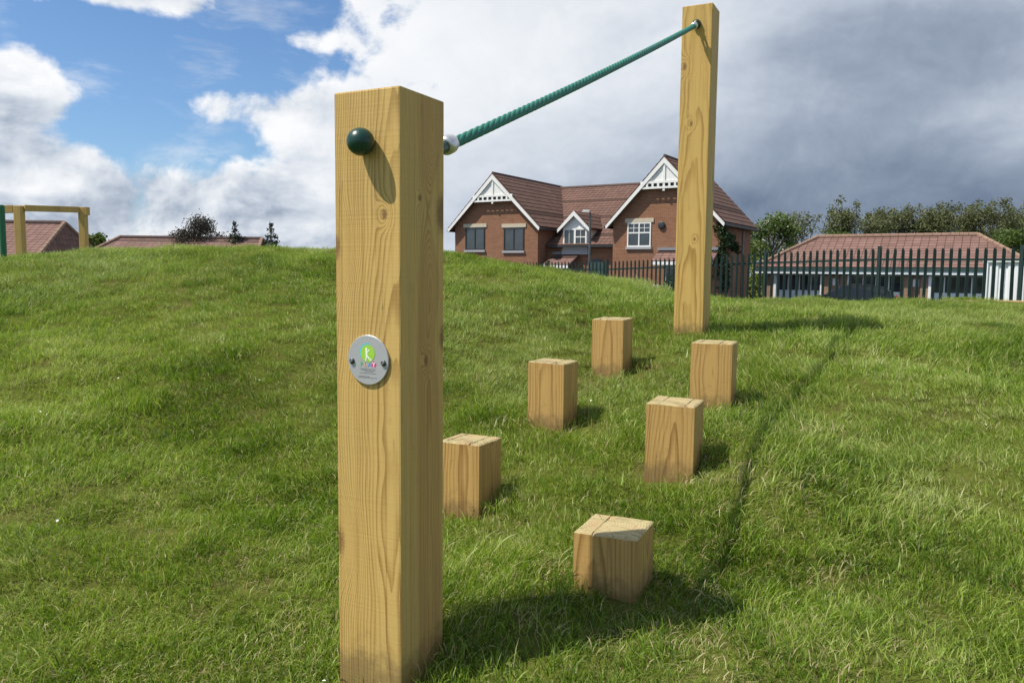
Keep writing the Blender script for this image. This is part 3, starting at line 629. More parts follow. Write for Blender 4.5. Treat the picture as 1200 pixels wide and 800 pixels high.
print('grass tufts', npt)
# small pale petals lying in the grass
pb_ = MB()
for i in range(46):
    x, y = (random.uniform(-0.75, 0.1), random.uniform(1.05, 1.55)) if i < 14 else (random.uniform(-2.5, 2.8), random.uniform(1.5, 5.0))
    z = hz(x, y) + 0.035; a = random.uniform(0, 6.28); s = random.uniform(0.003, 0.0065); u = Vector((math.cos(a), math.sin(a), random.uniform(-.4, .4))) * s; v = Vector((-math.sin(a), math.cos(a), random.uniform(-.4, .4))) * s * 0.7
    p = Vector((x, y, z)); pb_.add([p - u, p - v, p + u, p + v + Vector((0, 0, s * .4))], [(0, 1, 2, 3)])
tag(pb_.obj('petals', M['white']), 'tiny white petals scattered in the turf', 'petals', kind='stuff')

# ------------------------------------------------------------------ car park and fence
v = [(-60, 26, -1.885), (75, 26, -1.885), (110, 60, -1.885), (-60, 60, -1.885)]
o = link('car_park', mesh('car_park', v, [(0, 1, 2, 3)], M['tarmac'])); tag(o, 'dark tarmac car park between the fence and the buildings', 'car park', kind='structure')
FP = [(13.2, 10.6, 0.57), (9.39, 14.5, 0.57), (7.13, 16.9, 0.59), (5.31, 18.8, 0.49), (2.84, 22.0, 0.35), (-0.9, 26.8, 0.33)]
fence = empty('palisade_fence', (7.13, 16.9, -1.25)); tag(fence, 'dark green steel palisade fence with pointed pales across the back of the lawn', 'fence')
seglen = [math.dist(a[:2], b[:2]) for a, b in zip(FP, FP[1:])]; tot = sum(seglen)
def fpos(s):
    for (a, b), l in zip(zip(FP, FP[1:]), seglen):
        if s <= l: k = s / l; return Vector([a[i] + (b[i] - a[i]) * k for i in range(3)]), math.atan2(b[1] - a[1], b[0] - a[0])
        s -= l
    b = FP[-1]; return Vector(b), math.atan2(FP[-1][1] - FP[-2][1], FP[-1][0] - FP[-2][0])
fo = Vector((7.13, 16.9, -1.25))
pale = MB(); hw = 0.031; zt_ = 0.0; prof = [(-hw, 0.010), (-hw * 0.45, -0.008), (0, 0.004), (hw * 0.45, -0.008), (hw, 0.010)]
H = 1.80
tops = [-0.075, -0.012, -0.05, -0.012, -0.075]
vs = [(x, y, -H) for x, y in prof] + [(x, y, zz_ - 0.0) for (x, y), zz_ in zip(prof, tops)] + [(x, y + 0.004, -H) for x, y in prof] + [(x, y + 0.004, zz_) for (x, y), zz_ in zip(prof, tops)]
fs = [(i, i + 1, 6 + i, 5 + i) for i in range(4)] + [(11 + i, 10 + i, 15 + i, 16 + i) for i in range(4)] + [(5 + i, 6 + i, 16 + i, 15 + i) for i in range(4)] + [(0, 5, 15, 10), (4, 14, 19, 9)]
pale.add(vs, fs); pm = pale.mesh('pale', M['fence'])
s = 0.06; 
while s < tot:
    p, a = fpos(s); dn_ = Vector((-math.sin(a), math.cos(a), 0)) * 0.03
    o = link('pale', pm, fence, p - fo + dn_ * (1 if (math.sin(a) * 1 - 0) > 0 else -1), (random.gauss(0, .007), random.gauss(0, .010), a + math.pi)); s += 0.150
pp = MB(); pp.box(-0.03, 0.03, -0.045, 0.045, -1.9, 0.02); ppm = pp.mesh('post', M['fence'])
s = 0.35; ps = []
while s < tot + 0.1: ps.append(s); s += 2.56
for s in ps:
    p, a = fpos(s); link('post', ppm, fence, p - fo, (0, 0, a))
for a_, b_ in zip(ps, ps[1:]):
    for dz_ in (-0.25, -1.45):
        p, _ = fpos(a_); q_, _ = fpos(b_); MB().bar(p - fo + Vector((0, 0, dz_)), q_ - fo + Vector((0, 0, dz_)), 0.045, 0.045).obj('rail', M['fence'], fence)

# ------------------------------------------------------------------ buildings
def roof_slope(A, B, C, Dd, thick=0.09, step=0.33, lift=0.022):
    """courses of tiles from the eave A-B up to the ridge D-C, each course lapping the one below; returns an MB with uv list"""
    A, B, C, Dd = map(Vector, (A, B, C, Dd)); nrm = (B - A).cross(Dd - A)
    if nrm.length < 1e-6: nrm = (B - A).cross(C - A)
    nrm.normalize(); hgt = ((Dd + C) / 2 - (A + B) / 2).length; n = max(2, int(hgt / step)); b = MB(); uv = []
    e = (B - A).normalized()
    for i in range(n):
        k0, k1 = i / n, min(1.0, (i + 1.12) / n)
        a0, b0 = A.lerp(Dd, k0), B.lerp(C, k0); a1, b1 = A.lerp(Dd, k1), B.lerp(C, k1)
        p = [a0 + nrm * lift, b0 + nrm * lift, b1, a1, a0 - nrm * 0.01, b0 - nrm * 0.01]
        b.add(p, [(0, 1, 2, 3), (4, 5, 1, 0)])
        for q_ in ((0, 1, 2, 3), (4, 5, 1, 0)):
            for j in q_: w_ = p[j] - A; uv.append((w_.dot(e) + 50, k0 * hgt + (0.16 if j in (0, 1, 4, 5) else 0.16)))
    # underside
    b.prism([A - nrm * 0.012, B - nrm * 0.012, C - nrm * 0.012, Dd - nrm * 0.012], -nrm * thick) if (C - Dd).length > 1e-4 else b.prism([A - nrm * 0.012, B - nrm * 0.012, C - nrm * 0.012], -nrm * thick)
    return b, uv
def add_roof(parent, mat, *quad, name='roof', **kw):
    b, uv = roof_slope(*quad, **kw); me = b.mesh(name, mat); nuv = len(uv)
    ul = me.uv_layers.new(name='UVMap'); full = uv + [(0.1, 0.1)] * (len(me.loops) - nuv)
    ul.data.foreach_set('uv', [c for p in full for c in p]); return link(name, me, parent)
def ridge(parent, p, q, mat, w=0.20, name='ridge'):
    p, q = Vector(p), Vector(q); n = max(1, int((q - p).length / 0.45)); b = MB()
    for i in range(n):
        a_, b_ = p.lerp(q, i / n), p.lerp(q, (i + 0.96) / n); b.tube([a_, b_], [w * 0.5, w * 0.46], 7)
    return b.obj(name, mat, parent)
def window(parent, x, z0, z1, w, y, frame_mat, nx=2, bars=0, depth=0.10, lintel=True, sill=True, fw_=0.07):
    """front-facing window (faces -y) centred on x"""
    o = empty('window', (x, y, z0), 0, parent); h = z1 - z0; a = w / 2
    f = MB(); f.box(-a, -a + fw_, -0.03, depth, 0, h); f.box(a - fw_, a, -0.03, depth, 0, h); f.box(-a + fw_, a - fw_, -0.028, depth, h - fw_, h); f.box(-a + fw_, a - fw_, -0.028, depth, 0, fw_)
    cw = (w - 2 * fw_) / nx
    for i in range(1, nx): f.box(-a + fw_ + cw * i - fw_ * 0.5, -a + fw_ + cw * i + fw_ * 0.5, -0.026, depth, fw_, h - fw_)
    if bars:
        f.box(-a + fw_, a - fw_, -0.022, 0.0, h * 0.55, h * 0.55 + 0.07)
        for i in range(nx):
            xc = -a + fw_ + cw * (i + 0.5); f.box(xc - 0.014, xc + 0.014, -0.021, 0.0, h * 0.55 + 0.07, h - fw_); f.box(xc - cw / 2 + 0.03, xc + cw / 2 - 0.03, -0.020, 0.0, h * 0.76, h * 0.76 + 0.028)
    f.obj('frame', frame_mat, o)
    for i in range(nx): MB().box(-a + fw_ + cw * i + 0.01, -a + fw_ + cw * (i + 1) - 0.01, 0.004, 0.03, fw_, h - fw_).obj('pane', M['glass'], o)
    if sill: MB().box(-a - 0.06, a + 0.06, -0.09, depth, -0.13, -0.003).obj('sill', M['grey'], o)
    if lintel: MB().box(-a - 0.14, a + 0.14, -0.035, depth, h + 0.004, h + 0.22).obj('lintel', M['cream'], o)
    return o
TH = 0.5543
house = empty('brick_house', (10.8, 40.0, -1.9), -TH); tag(house, 'red brick house with two white trimmed gables and a small dormer', 'house')
def gable_wing(xl, xr, ze, za, y0, y1, depth_roof, end_gable, roof_y0=-0.35):
    """xl, xr: eave tips; wall is set in under them"""
    ov = 0.30; xm = (xl + xr) / 2; sl = (za - ze) / ((xr - xl) / 2); wl, wr = xl + ov, xr - ov
    zw = ze + ov * sl - 0.16; zap = za - 0.16
    w = MB(); w.prism([(wl, y0, -0.1), (wr, y0, -0.1), (wr, y0, zw), (xm, y0, zap), (wl, y0, zw)], (0, y1 - y0, 0)); w.obj('wall', M['brick'], house)
    add_roof(house, M['tile_red'], (xr, roof_y0, ze), (xr, depth_roof, ze), (xm, depth_roof, za), (xm, roof_y0, za))
    add_roof(house, M['tile_red'], (xl, depth_roof, ze), (xl, roof_y0, ze), (xm, roof_y0, za), (xm, depth_roof, za))
    ridge(house, (xm, roof_y0 + 0.02, za - 0.01), (xm, depth_roof, za - 0.01), M['ridge_dark'], 0.16)
    # bargeboards
    for sx, xe in ((-1, xl), (1, xr)):
        p = Vector((xe, 0, ze - 0.10)); q_ = Vector((xm, 0, za - 0.10)); dd = (q_ - p).normalized(); n_ = Vector((dd.z, 0, -dd.x)) * sx
        b = MB(); b.prism([p + n_ * 0.02, q_ + Vector((0, 0, -0.005)), q_ - Vector((0, 0, 0.30)), p - dd * 0.0 - Vector((0, 0, 0.18)) + dd * 0.05], (0, 0.05, 0)); b.obj('bargeboard', M['white'], house, (0, roof_y0 - 0.04, 0))
    # white apex panel with king post, collar and pierced fringe
    hh = 1.40; k = hh / (za - ze); hw_ = (xr - xl) / 2 * k
    MB().prism([(xm - hw_ + 0.12, 0, za - hh + 0.02), (xm + hw_ - 0.12, 0, za - hh + 0.02), (xm, 0, za - 0.15)], (0, 0.04, 0)).obj('apex_panel', M['white'], house, (0, roof_y0 + 0.055, 0))
    MB().box(xm - 0.06, xm + 0.06, -0.045, 0.0, za - hh - 0.42, za - 0.42).obj('king_post', M['white'], house, (0, roof_y0 + 0.05, 0))
    c = MB(); zc = za - hh
    c.box(xm - hw_ + 0.02, xm + hw_ - 0.02, -0.02, 0.03, zc - 0.02, zc + 0.10); c.box(xm - hw_ + 0.02, xm + hw_ - 0.02, -0.02, 0.03, zc - 0.30, zc - 0.19)
    nn = 8
    for i in range(nn + 1):
        xx = xm - hw_ + 0.08 + (2 * hw_ - 0.16) * i / nn
        if abs(xx - xm) > 0.1: c.box(xx - 0.055, xx + 0.055, -0.018, 0.028, zc - 0.19, zc - 0.02)
    c.obj('collar_fringe', M['white'], house, (0, roof_y0 + 0.01, 0))
    b = MB(); b.box(xm - hw_ - 0.1, xm + hw_ + 0.1, 0, 0.03, zc - 0.19, zc - 0.02); b.obj('fringe_shade', M['dark'], house, (0, roof_y0 + 0.10, 0))  # dark strip stands in for the shade behind the fringe holes
    for xe, s_ in ((xl, -1), (xr, 1)):
        MB().box(min(xe, xe + 0.1 * s_), max(xe, xe + 0.1 * s_), roof_y0 + 0.05, depth_roof, ze - 0.20, ze - 0.06).obj('gutter', M['dark'], house)
    return wl, wr
gable_wing(-6.55, 0.0, 4.54, 8.03, 0.0, 5.7, 5.95, True)
gable_wing(-17.23, -10.71, 4.54, 7.75, 0.0, 9.0, 8.4, False)
# back gable wall trim of the right wing and the side eave
MB().box(-0.28, -0.02, 0.0, 5.9, 4.34, 4.40).obj('soffit', M['dark'], house)
# main range
MB().prism([(-17.0, 1.2, -0.1), (-4.0, 1.2, -0.1), (-4.0, 1.2, 3.55), (-17.0, 1.2, 3.55)], (0, 13.6, 0)).obj('wall', M['brick'], house)
MB().prism([(-4.0, 1.4, 3.5), (-4.0, 14.6, 3.5), (-4.0, 8.0, 7.3)], (0.05, 0, 0)).obj('wall', M['brick'], house)
add_roof(house, M['tile_red'], (-17.2, 0.85, 3.50), (-3.8, 0.85, 3.50), (-3.8, 8.0, 7.60), (-17.2, 8.0, 7.60))
add_roof(house, M['tile_red'], (-3.8, 15.15, 3.50), (-17.2, 15.15, 3.50), (-17.2, 8.0, 7.60), (-3.8, 8.0, 7.60))
ridge(house, (-17.2, 8.0, 7.63), (-3.8, 8.0, 7.63), M['ridge_dark'])
MB().box(-10.65, -6.35, 0.72, 0.84, 3.36, 3.48).obj('gutter', M['dark'], house); MB().box(-10.65, -6.35, 0.86, 1.19, 3.34, 3.38).obj('soffit', M['dark'], house)
# windows of the gables
window(house, -15.42, 3.22, 4.58, 1.42, -0.015, M['dark'], 2, 0); window(house, -12.64, 3.16, 4.52, 1.40, -0.015, M['dark'], 2, 0)
window(house, -4.72, 3.32, 4.62, 1.36, -0.015, M['white'], 2, 1)
MB().lathe([(0.20, 0), (0.20, 0.08), (0.15, 0.12), (0.05, 0.13)], 14, org=(-3.45, -0.002, 4.44), axis=(0, -1, 0)).obj('alarm_box', M['dark'], house, smooth=False)
# dormer
dm = empty('dormer', (-9.1, 0.95, 0), 0, house)
MB().prism([(-0.80, 0.06, 3.0), (0.80, 0.06, 3.0), (0.80, 0.06, 4.52), (0, 0.06, 5.30), (-0.80, 0.06, 4.52)], (0, 2.6, 0)).obj('dormer_wall', M['white'], dm)
add_roof(dm, M['tile_red'], (1.02, -0.15, 4.45), (1.02, 3.2, 4.45), (0, 3.2, 5.45), (0, -0.15, 5.45), name='dormer_roof')
add_roof(dm, M['tile_red'], (-1.02, 3.2, 4.45), (-1.02, -0.15, 4.45), (0, -0.15, 5.45), (0, 3.2, 5.45), name='dormer_roof')
for sx in (-1, 1):
    MB().prism([(1.05 * sx, -0.2, 4.40), (0, -0.2, 5.43), (0, -0.2, 5.16), (1.05 * sx, -0.2, 4.20)][::sx], (0, 0.05, 0)).obj('bargeboard', M['white'], dm)
MB().box(-0.84, 0.84, 0.0, 0.055, 2.95, 3.28).obj('apron', M['grey'], dm)
f = MB(); a_, z0_, z1_ = 0.76, 3.30, 4.45
for x0, x1, zz0, zz1 in ((-a_, -a_ + .09, z0_, z1_), (a_ - .09, a_, z0_, z1_), (-a_ + .09, a_ - .09, z0_, z0_ + .09), (-a_ + .09, a_ - .09, z1_ - .09, z1_), (-.06, .06, z0_ + .09, z1_ - .09), (.06, a_ - .09, 3.92, 3.98)): f.box(x0, x1, 0.0, 0.05, zz0, zz1)
for xx in (-.37, .37): f.box(xx - .013, xx + .013, 0.012, .05, z0_ + .09, z1_ - .09)
f.obj('dormer_frame', M['white'], dm)
MB().box(-a_ + .09, -.06, 0.035, 0.058, z0_ + .09, z1_ - .09).obj('dormer_pane', M['glass'], dm); MB().box(.06, a_ - .09, 0.035, 0.058, z0_ + .09, z1_ - .09).obj('dormer_pane', M['glass'], dm)
# porch canopies, ground floor openings
def canopy(x0, x1, y0, y1, z0, z1):
    add_roof(house, M['tile_pan'], (x0, y0, z0), (x1, y0, z0), (x1, y1, z1), (x0, y1, z1), name='canopy_roof', step=0.25)
    MB().box(x0, x1, y0 - 0.03, y0 + 0.05, z0 - 0.20, z0 - 0.03).obj('canopy_fascia', M['white'], house)
    MB().box(x0, x1, y1 - 0.14, y1 - 0.005, z1 + 0.02, z1 + 0.16).obj('flashing', M['lead'], house)
canopy(-3.6, -0.35, -1.0, -0.01, 2.55, 3.10); canopy(-10.6, -8.9, -0.1, 1.19, 2.35, 2.95)
window(house, -2.0, 0.9, 2.25, 2.4, -0.015, M['white'], 3, 0); window(house, -14.0, 0.9, 2.2, 2.2, -0.015, M['white'], 2, 0)
dd = MB(); dd.prism([(-8.25, 1.12, 0), (-7.25, 1.12, 0), (-7.25, 1.12, 2.2)] + [(-7.75 + 0.5 * math.cos(a), 1.12, 2.2 + 0.5 * math.sin(a)) for a in np.linspace(0.3, math.pi - 0.3, 7)] + [(-8.25, 1.12, 2.2)], (0, 0.075, 0)); dd.obj('door', M['fascia'], house)
MB().tube([(-0.24, 4.0, 4.3), (-0.24, 4.0, 0.0)], 0.045, 8).obj('downpipe', M['lead'], house)

# low pavilion behind the car park
TB = 0.5543
low = empty('pavilion', (14.95, 48.5, -1.9), -TB); tag(low, 'long low building with hipped terracotta roof and glazed bays behind the fence', 'building')
LW, LD, ZE, ZR = 14.6, 7.0, 2.38, 4.27
rid = 2.95
A_, B_, C_, D_ = Vector((0, 0, ZE)), Vector((LW, 0, ZE)), Vector((LW, LD, ZE)), Vector((0, LD, ZE)); R1, R2 = Vector((rid, LD / 2, ZR)), Vector((LW - rid, LD / 2, ZR))
add_roof(low, M['tile_pan'], A_, B_, R2, R1); add_roof(low, M['tile_pan'], C_, D_, R1, R2); add_roof(low, M['tile_pan'], B_, C_, R2, R2); add_roof(low, M['tile_pan'], D_, A_, R1, R1)
up_ = Vector((0, 0, 0.05))
for p, q_ in ((R1, R2), (A_, R1), (D_, R1), (B_, R2), (C_, R2)): ridge(low, p + up_, q_ + up_, M['ridge'], 0.26)
MB().box(0.02, LW - 0.02, -0.10, 0.02, ZE - 0.22, ZE - 0.03).obj('gutter', M['fascia'], low); MB().box(0.0, LW, -0.06, 0.10, ZE - 0.40, ZE - 0.225).obj('fascia', M['soffit_white'], low)
MB().box(0.1, LW - 0.1, 0.12, 0.29, ZE - 0.46, ZE - 0.30).obj('soffit', M['fascia'], low)
MB().box(0.5, LW - 0.5, 0.85, LD - 0.5, -0.1, ZE - 0.25).obj('wall', M['brick_pale'], low)
bays = [(1.1, 3.9), (5.3, 8.2), (9.5, 12.3)]; edges = [0.55] + [e_ for b_ in bays for e_ in b_] + [LW - 0.55]
for x0, x1 in zip(edges[0::2], edges[1::2]):
    if x1 - x0 > 1.0:
        MB().box(x0, x0 + 0.42, 0.30, 0.849, -0.1, ZE - 0.28).obj('pier', M['brick_pale'], low); MB().box(x1 - 0.42, x1, 0.30, 0.849, -0.1, ZE - 0.28).obj('pier', M['brick_pale'], low)
        MB().box(x0 + 0.42, x1 - 0.42, 0.48, 0.849, -0.1, ZE - 0.28).obj('pier', M['brick_pale'], low)
        MB().box((x0 + x1) / 2 - 0.16, (x0 + x1) / 2 + 0.16, 0.435, 0.475, 1.30, 1.72).obj('notice', M['white'], low)
    else: MB().box(x0, x1, 0.30, 0.849, -0.1, ZE - 0.28).obj('pier', M['brick_pale'], low)
for x0, x1 in bays:
    o = window(low, (x0 + x1) / 2, 0.05, 1.95, x1 - x0 - 0.04, 0.73, M['white'], 4, 0, 0.11, False, False, 0.06); 
    MB().box(x0 + 0.02, x1 - 0.02, 0.70, 0.80, 1.96, ZE - 0.27).obj('transom_panel', M['fascia'], low); MB().box(x0 + 0.08, x1 - 0.08, 0.685, 0.725, 0.10, 0.98).obj('lower_panel', M['soffit_white'], low); MB().box(x0 - 0.02, x0 + 0.12, 0.25, 0.69, 0.0, 1.95).obj('jamb', M['white'], low); MB().box(x1 - 0.12, x1 + 0.02, 0.25, 0.69, 0.0, 1.95).obj('jamb', M['white'], low)
# white ribbed cabin by the fence
cab = empty('white_cabin', (11.35, 14.95, -1.3), math.atan2(-3.9, 3.81) ); tag(cab, 'white ribbed metal cabin right behind the fence at the right edge', 'cabin')
b = MB(); nr = 40; Lc = 5.0
for i in range(nr):
    x0 = i * Lc / nr; w_ = Lc / nr
    b.prism([(x0, 0.03, 0), (x0 + w_ * .3, 0.03, 0), (x0 + w_ * .42, 0, 0), (x0 + w_ * .88, 0, 0), (x0 + w_, 0.03, 0), (x0 + w_, 0.06, 0), (x0, 0.06, 0)], (0, 0, 1.62))
b.box(0, Lc, 0.061, 2.2, 0, 1.62); b.obj('body', M['cabinet'], cab, (-2.35, 1.0, 0))
MB().box(-2.40, 2.70, 0.95, 3.25, 1.622, 1.70).obj('roof', M['cabinet'], cab); MB().box(-2.38, -2.30, 0.96, 1.0, 0, 1.62).obj('corner_trim', M['cabinet'], cab)

# houses on the far left, only their tiled roofs clear the mound
def cottage(loc, rz, w, dpt, ze, zr, mat, label, hipl=0.0, hipr=0.0):
    h = empty('cottage', loc, rz); tag(h, label, 'house', None)
    MB().box(0.3, w - 0.3, 0.3, dpt - 0.3, -0.1, ze + 0.05).obj('wall', M['brick_pale'], h)
    A, B, C, D_ = Vector((0, 0, ze)), Vector((w, 0, ze)), Vector((w, dpt, ze)), Vector((0, dpt, ze)); r1, r2_ = Vector((hipl, dpt / 2, zr)), Vector((w - hipr, dpt / 2, zr))
    add_roof(h, mat, A, B, r2_, r1); add_roof(h, mat, C, D_, r1, r2_)
    for hp, q_, e0, e1 in ((hipl, r1, D_, A), (hipr, r2_, B, C)):
        if hp > 0: add_roof(h, mat, e0, e1, q_, q_); ridge(h, e0 + up_, q_ + up_, M['ridge'], 0.3); ridge(h, e1 + up_, q_ + up_, M['ridge'], 0.3)
        else:
            xx = 0.31 if q_ is r1 else w - 0.31; MB().prism([(xx, 0.35, ze), (xx, dpt - 0.35, ze), (xx, dpt / 2, zr - 0.1)], (0.02 if q_ is r1 else -0.02, 0, 0)).obj('gable_wall', M['brick_pale'], h)
    ridge(h, r1 + up_, r2_ + up_, M['ridge_dark'], 0.3)
    window(h, w * 0.3, 0.9, 2.1, 1.4, 0.285, M['white'], 2); window(h, w * 0.7, 0.9, 2.1, 1.4, 0.285, M['white'], 2)
    return h
cottage((-44.0, 46.0, -1.9), 0.05, 15.6, 9.0, 2.3, 4.75, M['tile_pan'], 'far cottage with a steep terracotta roof behind the timber frame', 0.0, 0.45)
cottage((-41.5, 59.0, -1.9), 0.04, 9.0, 8.0, 2.3, 4.45, M['tile_pale'], 'far cottage roof seen through the right half of the timber frame', 0.0, 1.6)
cottage((-32.3, 57.0, -1.9), 0.03, 13.4, 8.0, 2.2, 4.25, M['tile_pale'], 'far bungalow with long pale brown roof left of the foreground post', 2.0, 0.5)

# street lamp
lp = empty('street_lamp', (2.92, 30.0, -1.85)); tag(lp, 'thin grey street lamp column in front of the brick house dormer', 'street lamp')
MB().tube([(0, 0, 0), (0, 0, 1.2), (0, 0, 1.25), (0, 0, 4.10)], [0.085, 0.085, 0.05, 0.04], 10).obj('column', M['lamp_grey'], lp)
MB().tube([(0, 0, 4.05), (-0.02, 0, 4.15), (-0.08, 0, 4.18)], 0.025, 8).obj('bracket', M['lamp_grey'], lp)
hd = MB(); hd.prism([(-0.32, -0.08, 4.14), (-0.04, -0.06, 4.14), (-0.04, -0.05, 4.22), (-0.26, -0.06, 4.23)], (0, 0.14, 0)); hd.obj('lamp_head', M['white'], lp)

# parked cars
def car(loc, rz, paint, label):
    c = empty('parked_car', loc, rz); tag(c, label, 'car', None)
    prof = [(-2.0, .32), (2.02, .32), (2.08, .55), (2.0, .78), (1.15, .92), (0.45, 1.36), (0.0, 1.45), (-0.9, 1.44), (-1.55, 1.30), (-1.95, .95), (-2.08, .80), (-2.08, .5)]
    n = len(prof); V = []
    for yy, k in ((-0.84, 0.0), (-0.72, 1.0), (0.72, 1.0), (0.84, 0.0)):
        for x, z in prof: V.append((x, yy * (1.0 if z < .95 else 0.86), z))
    F = [tuple(range(n)), tuple(range(3 * n, 4 * n))[::-1]] + [(r_ * n + i, (r_ + 1) * n + i, (r_ + 1) * n + (i + 1) % n, r_ * n + (i + 1) % n) for r_ in range(3) for i in range(n)]
    link('body', mesh('body', V, F, paint), c)
    for sy in (-1, 1):
        y_ = 0.745 * sy
        for poly in ([(0.98, .98), (0.42, 1.30), (0.02, 1.38), (0.02, .98)], [(-0.05, .98), (-0.05, 1.38), (-0.9, 1.37), (-1.45, 1.24), (-1.55, .98)]):
            MB().prism([(x, y_, z) for x, z in poly], (0, 0.012 * sy, 0)).obj('side_window', M['glass'], c)
        for wx in (-1.28, 1.30):
            w_ = empty('wheel', (wx, 0.80 * sy, 0.31), 0, c); MB().lathe([(0.2, -0.09), (0.31, -0.08), (0.31, 0.08), (0.2, 0.09)], 18, axis=(0, 1, 0)).obj('tyre', M['tyre'], w_); MB().lathe([(0.19, -0.1), (0.15, 0.0), (0.19, 0.1)], 14, axis=(0, 1, 0)).obj('rim', M['steel'], w_)
        MB().box(-2.10, -2.02, 0.55 * sy - 0.14, 0.55 * sy + 0.14, 0.74, 0.92).obj('tail_light', M['lamp_red'], c); MB().box(1.96, 2.06, 0.55 * sy - 0.15, 0.55 * sy + 0.15, 0.62, 0.75).obj('headlight', M['white'], c)
    MB().prism([(1.10, -0.58, .97), (1.10, 0.58, .97), (0.52, 0.52, 1.335), (0.52, -0.52, 1.335)], (0.02, 0, 0.02)).obj('windscreen', M['glass'], c)
    MB().prism([(-1.95, -0.56, .98), (-1.60, -0.5, 1.28), (-1.60, 0.5, 1.28), (-1.95, 0.56, .98)], (-0.02, 0, 0.02)).obj('rear_window', M['glass'], c)
car((17.0, 39.4, -1.885), R(155), M['car_dark'], 'black car parked in front of the middle glazed bay'); car((4.9, 32.5, -1.885), R(150), M['car_light'], 'silver car parked behind the fence below the brick gable')

# ------------------------------------------------------------------ trees and shrubs
def leaves(blobs, n, size, seed, flat=0.0):
    """blobs: (cx, cy, cz, rx, ry, rz); leaf quads through each blob, denser outside"""
    r = np.random.default_rng(seed); vol = np.array([b_[3] * b_[4] * b_[5] for b_ in blobs]) ** 0.7; cnt = (n * vol / vol.sum()).astype(int); P = []; N = []
    for b_, k in zip(blobs, cnt):
        d_ = r.normal(size=(k, 3)); d_ /= np.linalg.norm(d_, axis=1)[:, None]; rad = r.random(k) ** 0.45
        P.append(np.array(b_[:3]) + d_ * rad[:, None] * np.array(b_[3:]) * (1 + 0.14 * r.normal(size=(k, 1)))); N.append(d_ + r.normal(size=(k, 3)) * 0.8)
    P = np.concatenate(P); N = np.concatenate(N); N /= np.linalg.norm(N, axis=1)[:, None]; k = len(P)
    u = np.cross(N, r.normal(size=(k, 3))); u /= np.linalg.norm(u, axis=1)[:, None]; v = np.cross(N, u); s_ = size * r.uniform(0.5, 1.2, (k, 1))
    V = np.stack([P - u * s_ * .5, P + v * s_ * .34, P + u * s_ * .6, P - v * s_ * .34], 1).reshape(-1, 3); tint = np.repeat(r.random(k), 4); F = np.arange(4 * k).reshape(-1, 4)
    return V, F, tint
def leaf_obj(name, V, F, tint, mat, parent=None, loc=(0, 0, 0)):
    me = bpy.data.meshes.new(name); me.vertices.add(len(V)); me.vertices.foreach_set('co', V.ravel()); me.loops.add(F.size); me.loops.foreach_set('vertex_index', F.ravel().astype(np.int32)); me.polygons.add(len(F)); me.polygons.foreach_set('loop_start', np.arange(0, F.size, 4, dtype=np.int32)); me.update(calc_edges=True)
    at = me.attributes.new('tint', 'FLOAT', 'POINT'); at.data.foreach_set('value', tint); me.materials.append(mat); return link(name, me, parent, loc)
def tree(loc, h, w, mat, label, seed, n=3200, leaf=0.30, base=0.12, nb=16, name='broadleaf_tree', group=None, twigs=0):
    r = random.Random(seed); o = empty(name, loc); tag(o, label, 'tree', group)
    tk = MB(); top = Vector((r.uniform(-.1, .1) * w, 0, h * 0.78)); tk.tube([(0, 0, -0.2), (0.02 * w, 0, h * .3), top], [h * .028, h * .02, h * .006], 8)
    bl = []
    for i in range(nb):
        a = r.uniform(0, 6.28); zz_ = r.uniform(base + 0.12, 0.90); env = math.sin(math.pi * min(1, max(0.05, (zz_ - base) / (1.02 - base))) ** 0.75) ** 0.8; rr = w * 0.5 * env * r.uniform(0.35, 0.95)
        p = Vector((rr * math.cos(a), rr * math.sin(a), zz_ * h)); s_ = r.uniform(0.13, 0.24) * w; bl.append((*p, s_, s_, s_ * r.uniform(.55, .85)))
        st = Vector((0.02 * w, 0, h * min(0.7, zz_ * 0.65))); tk.tube([st, st.lerp(p, .55) + Vector((0, 0, -.03 * h)), p], [h * .010, h * .007, h * .002], 5)
    for i in range(twigs):
        a = r.uniform(0, 6.28); rr = w * 0.42 * math.sqrt(r.random()); p = Vector((rr * math.cos(a), rr * math.sin(a), h * r.uniform(.9, 1.06))); st = Vector((p.x * .6, p.y * .6, h * .62)); tk.tube([st, st.lerp(p, .5) + Vector((r.uniform(-.1, .1), 0, .05 * h)), p], [h * .006, h * .004, h * .0016], 4)
        bl.append((*(p - Vector((0, 0, .05 * h))), .07 * w, .07 * w, .08 * w))
    tk.obj('trunk', M['bark'], o); V, F, T = leaves(bl, n, leaf, seed); leaf_obj('crown', V, F, T, mat, o); return o
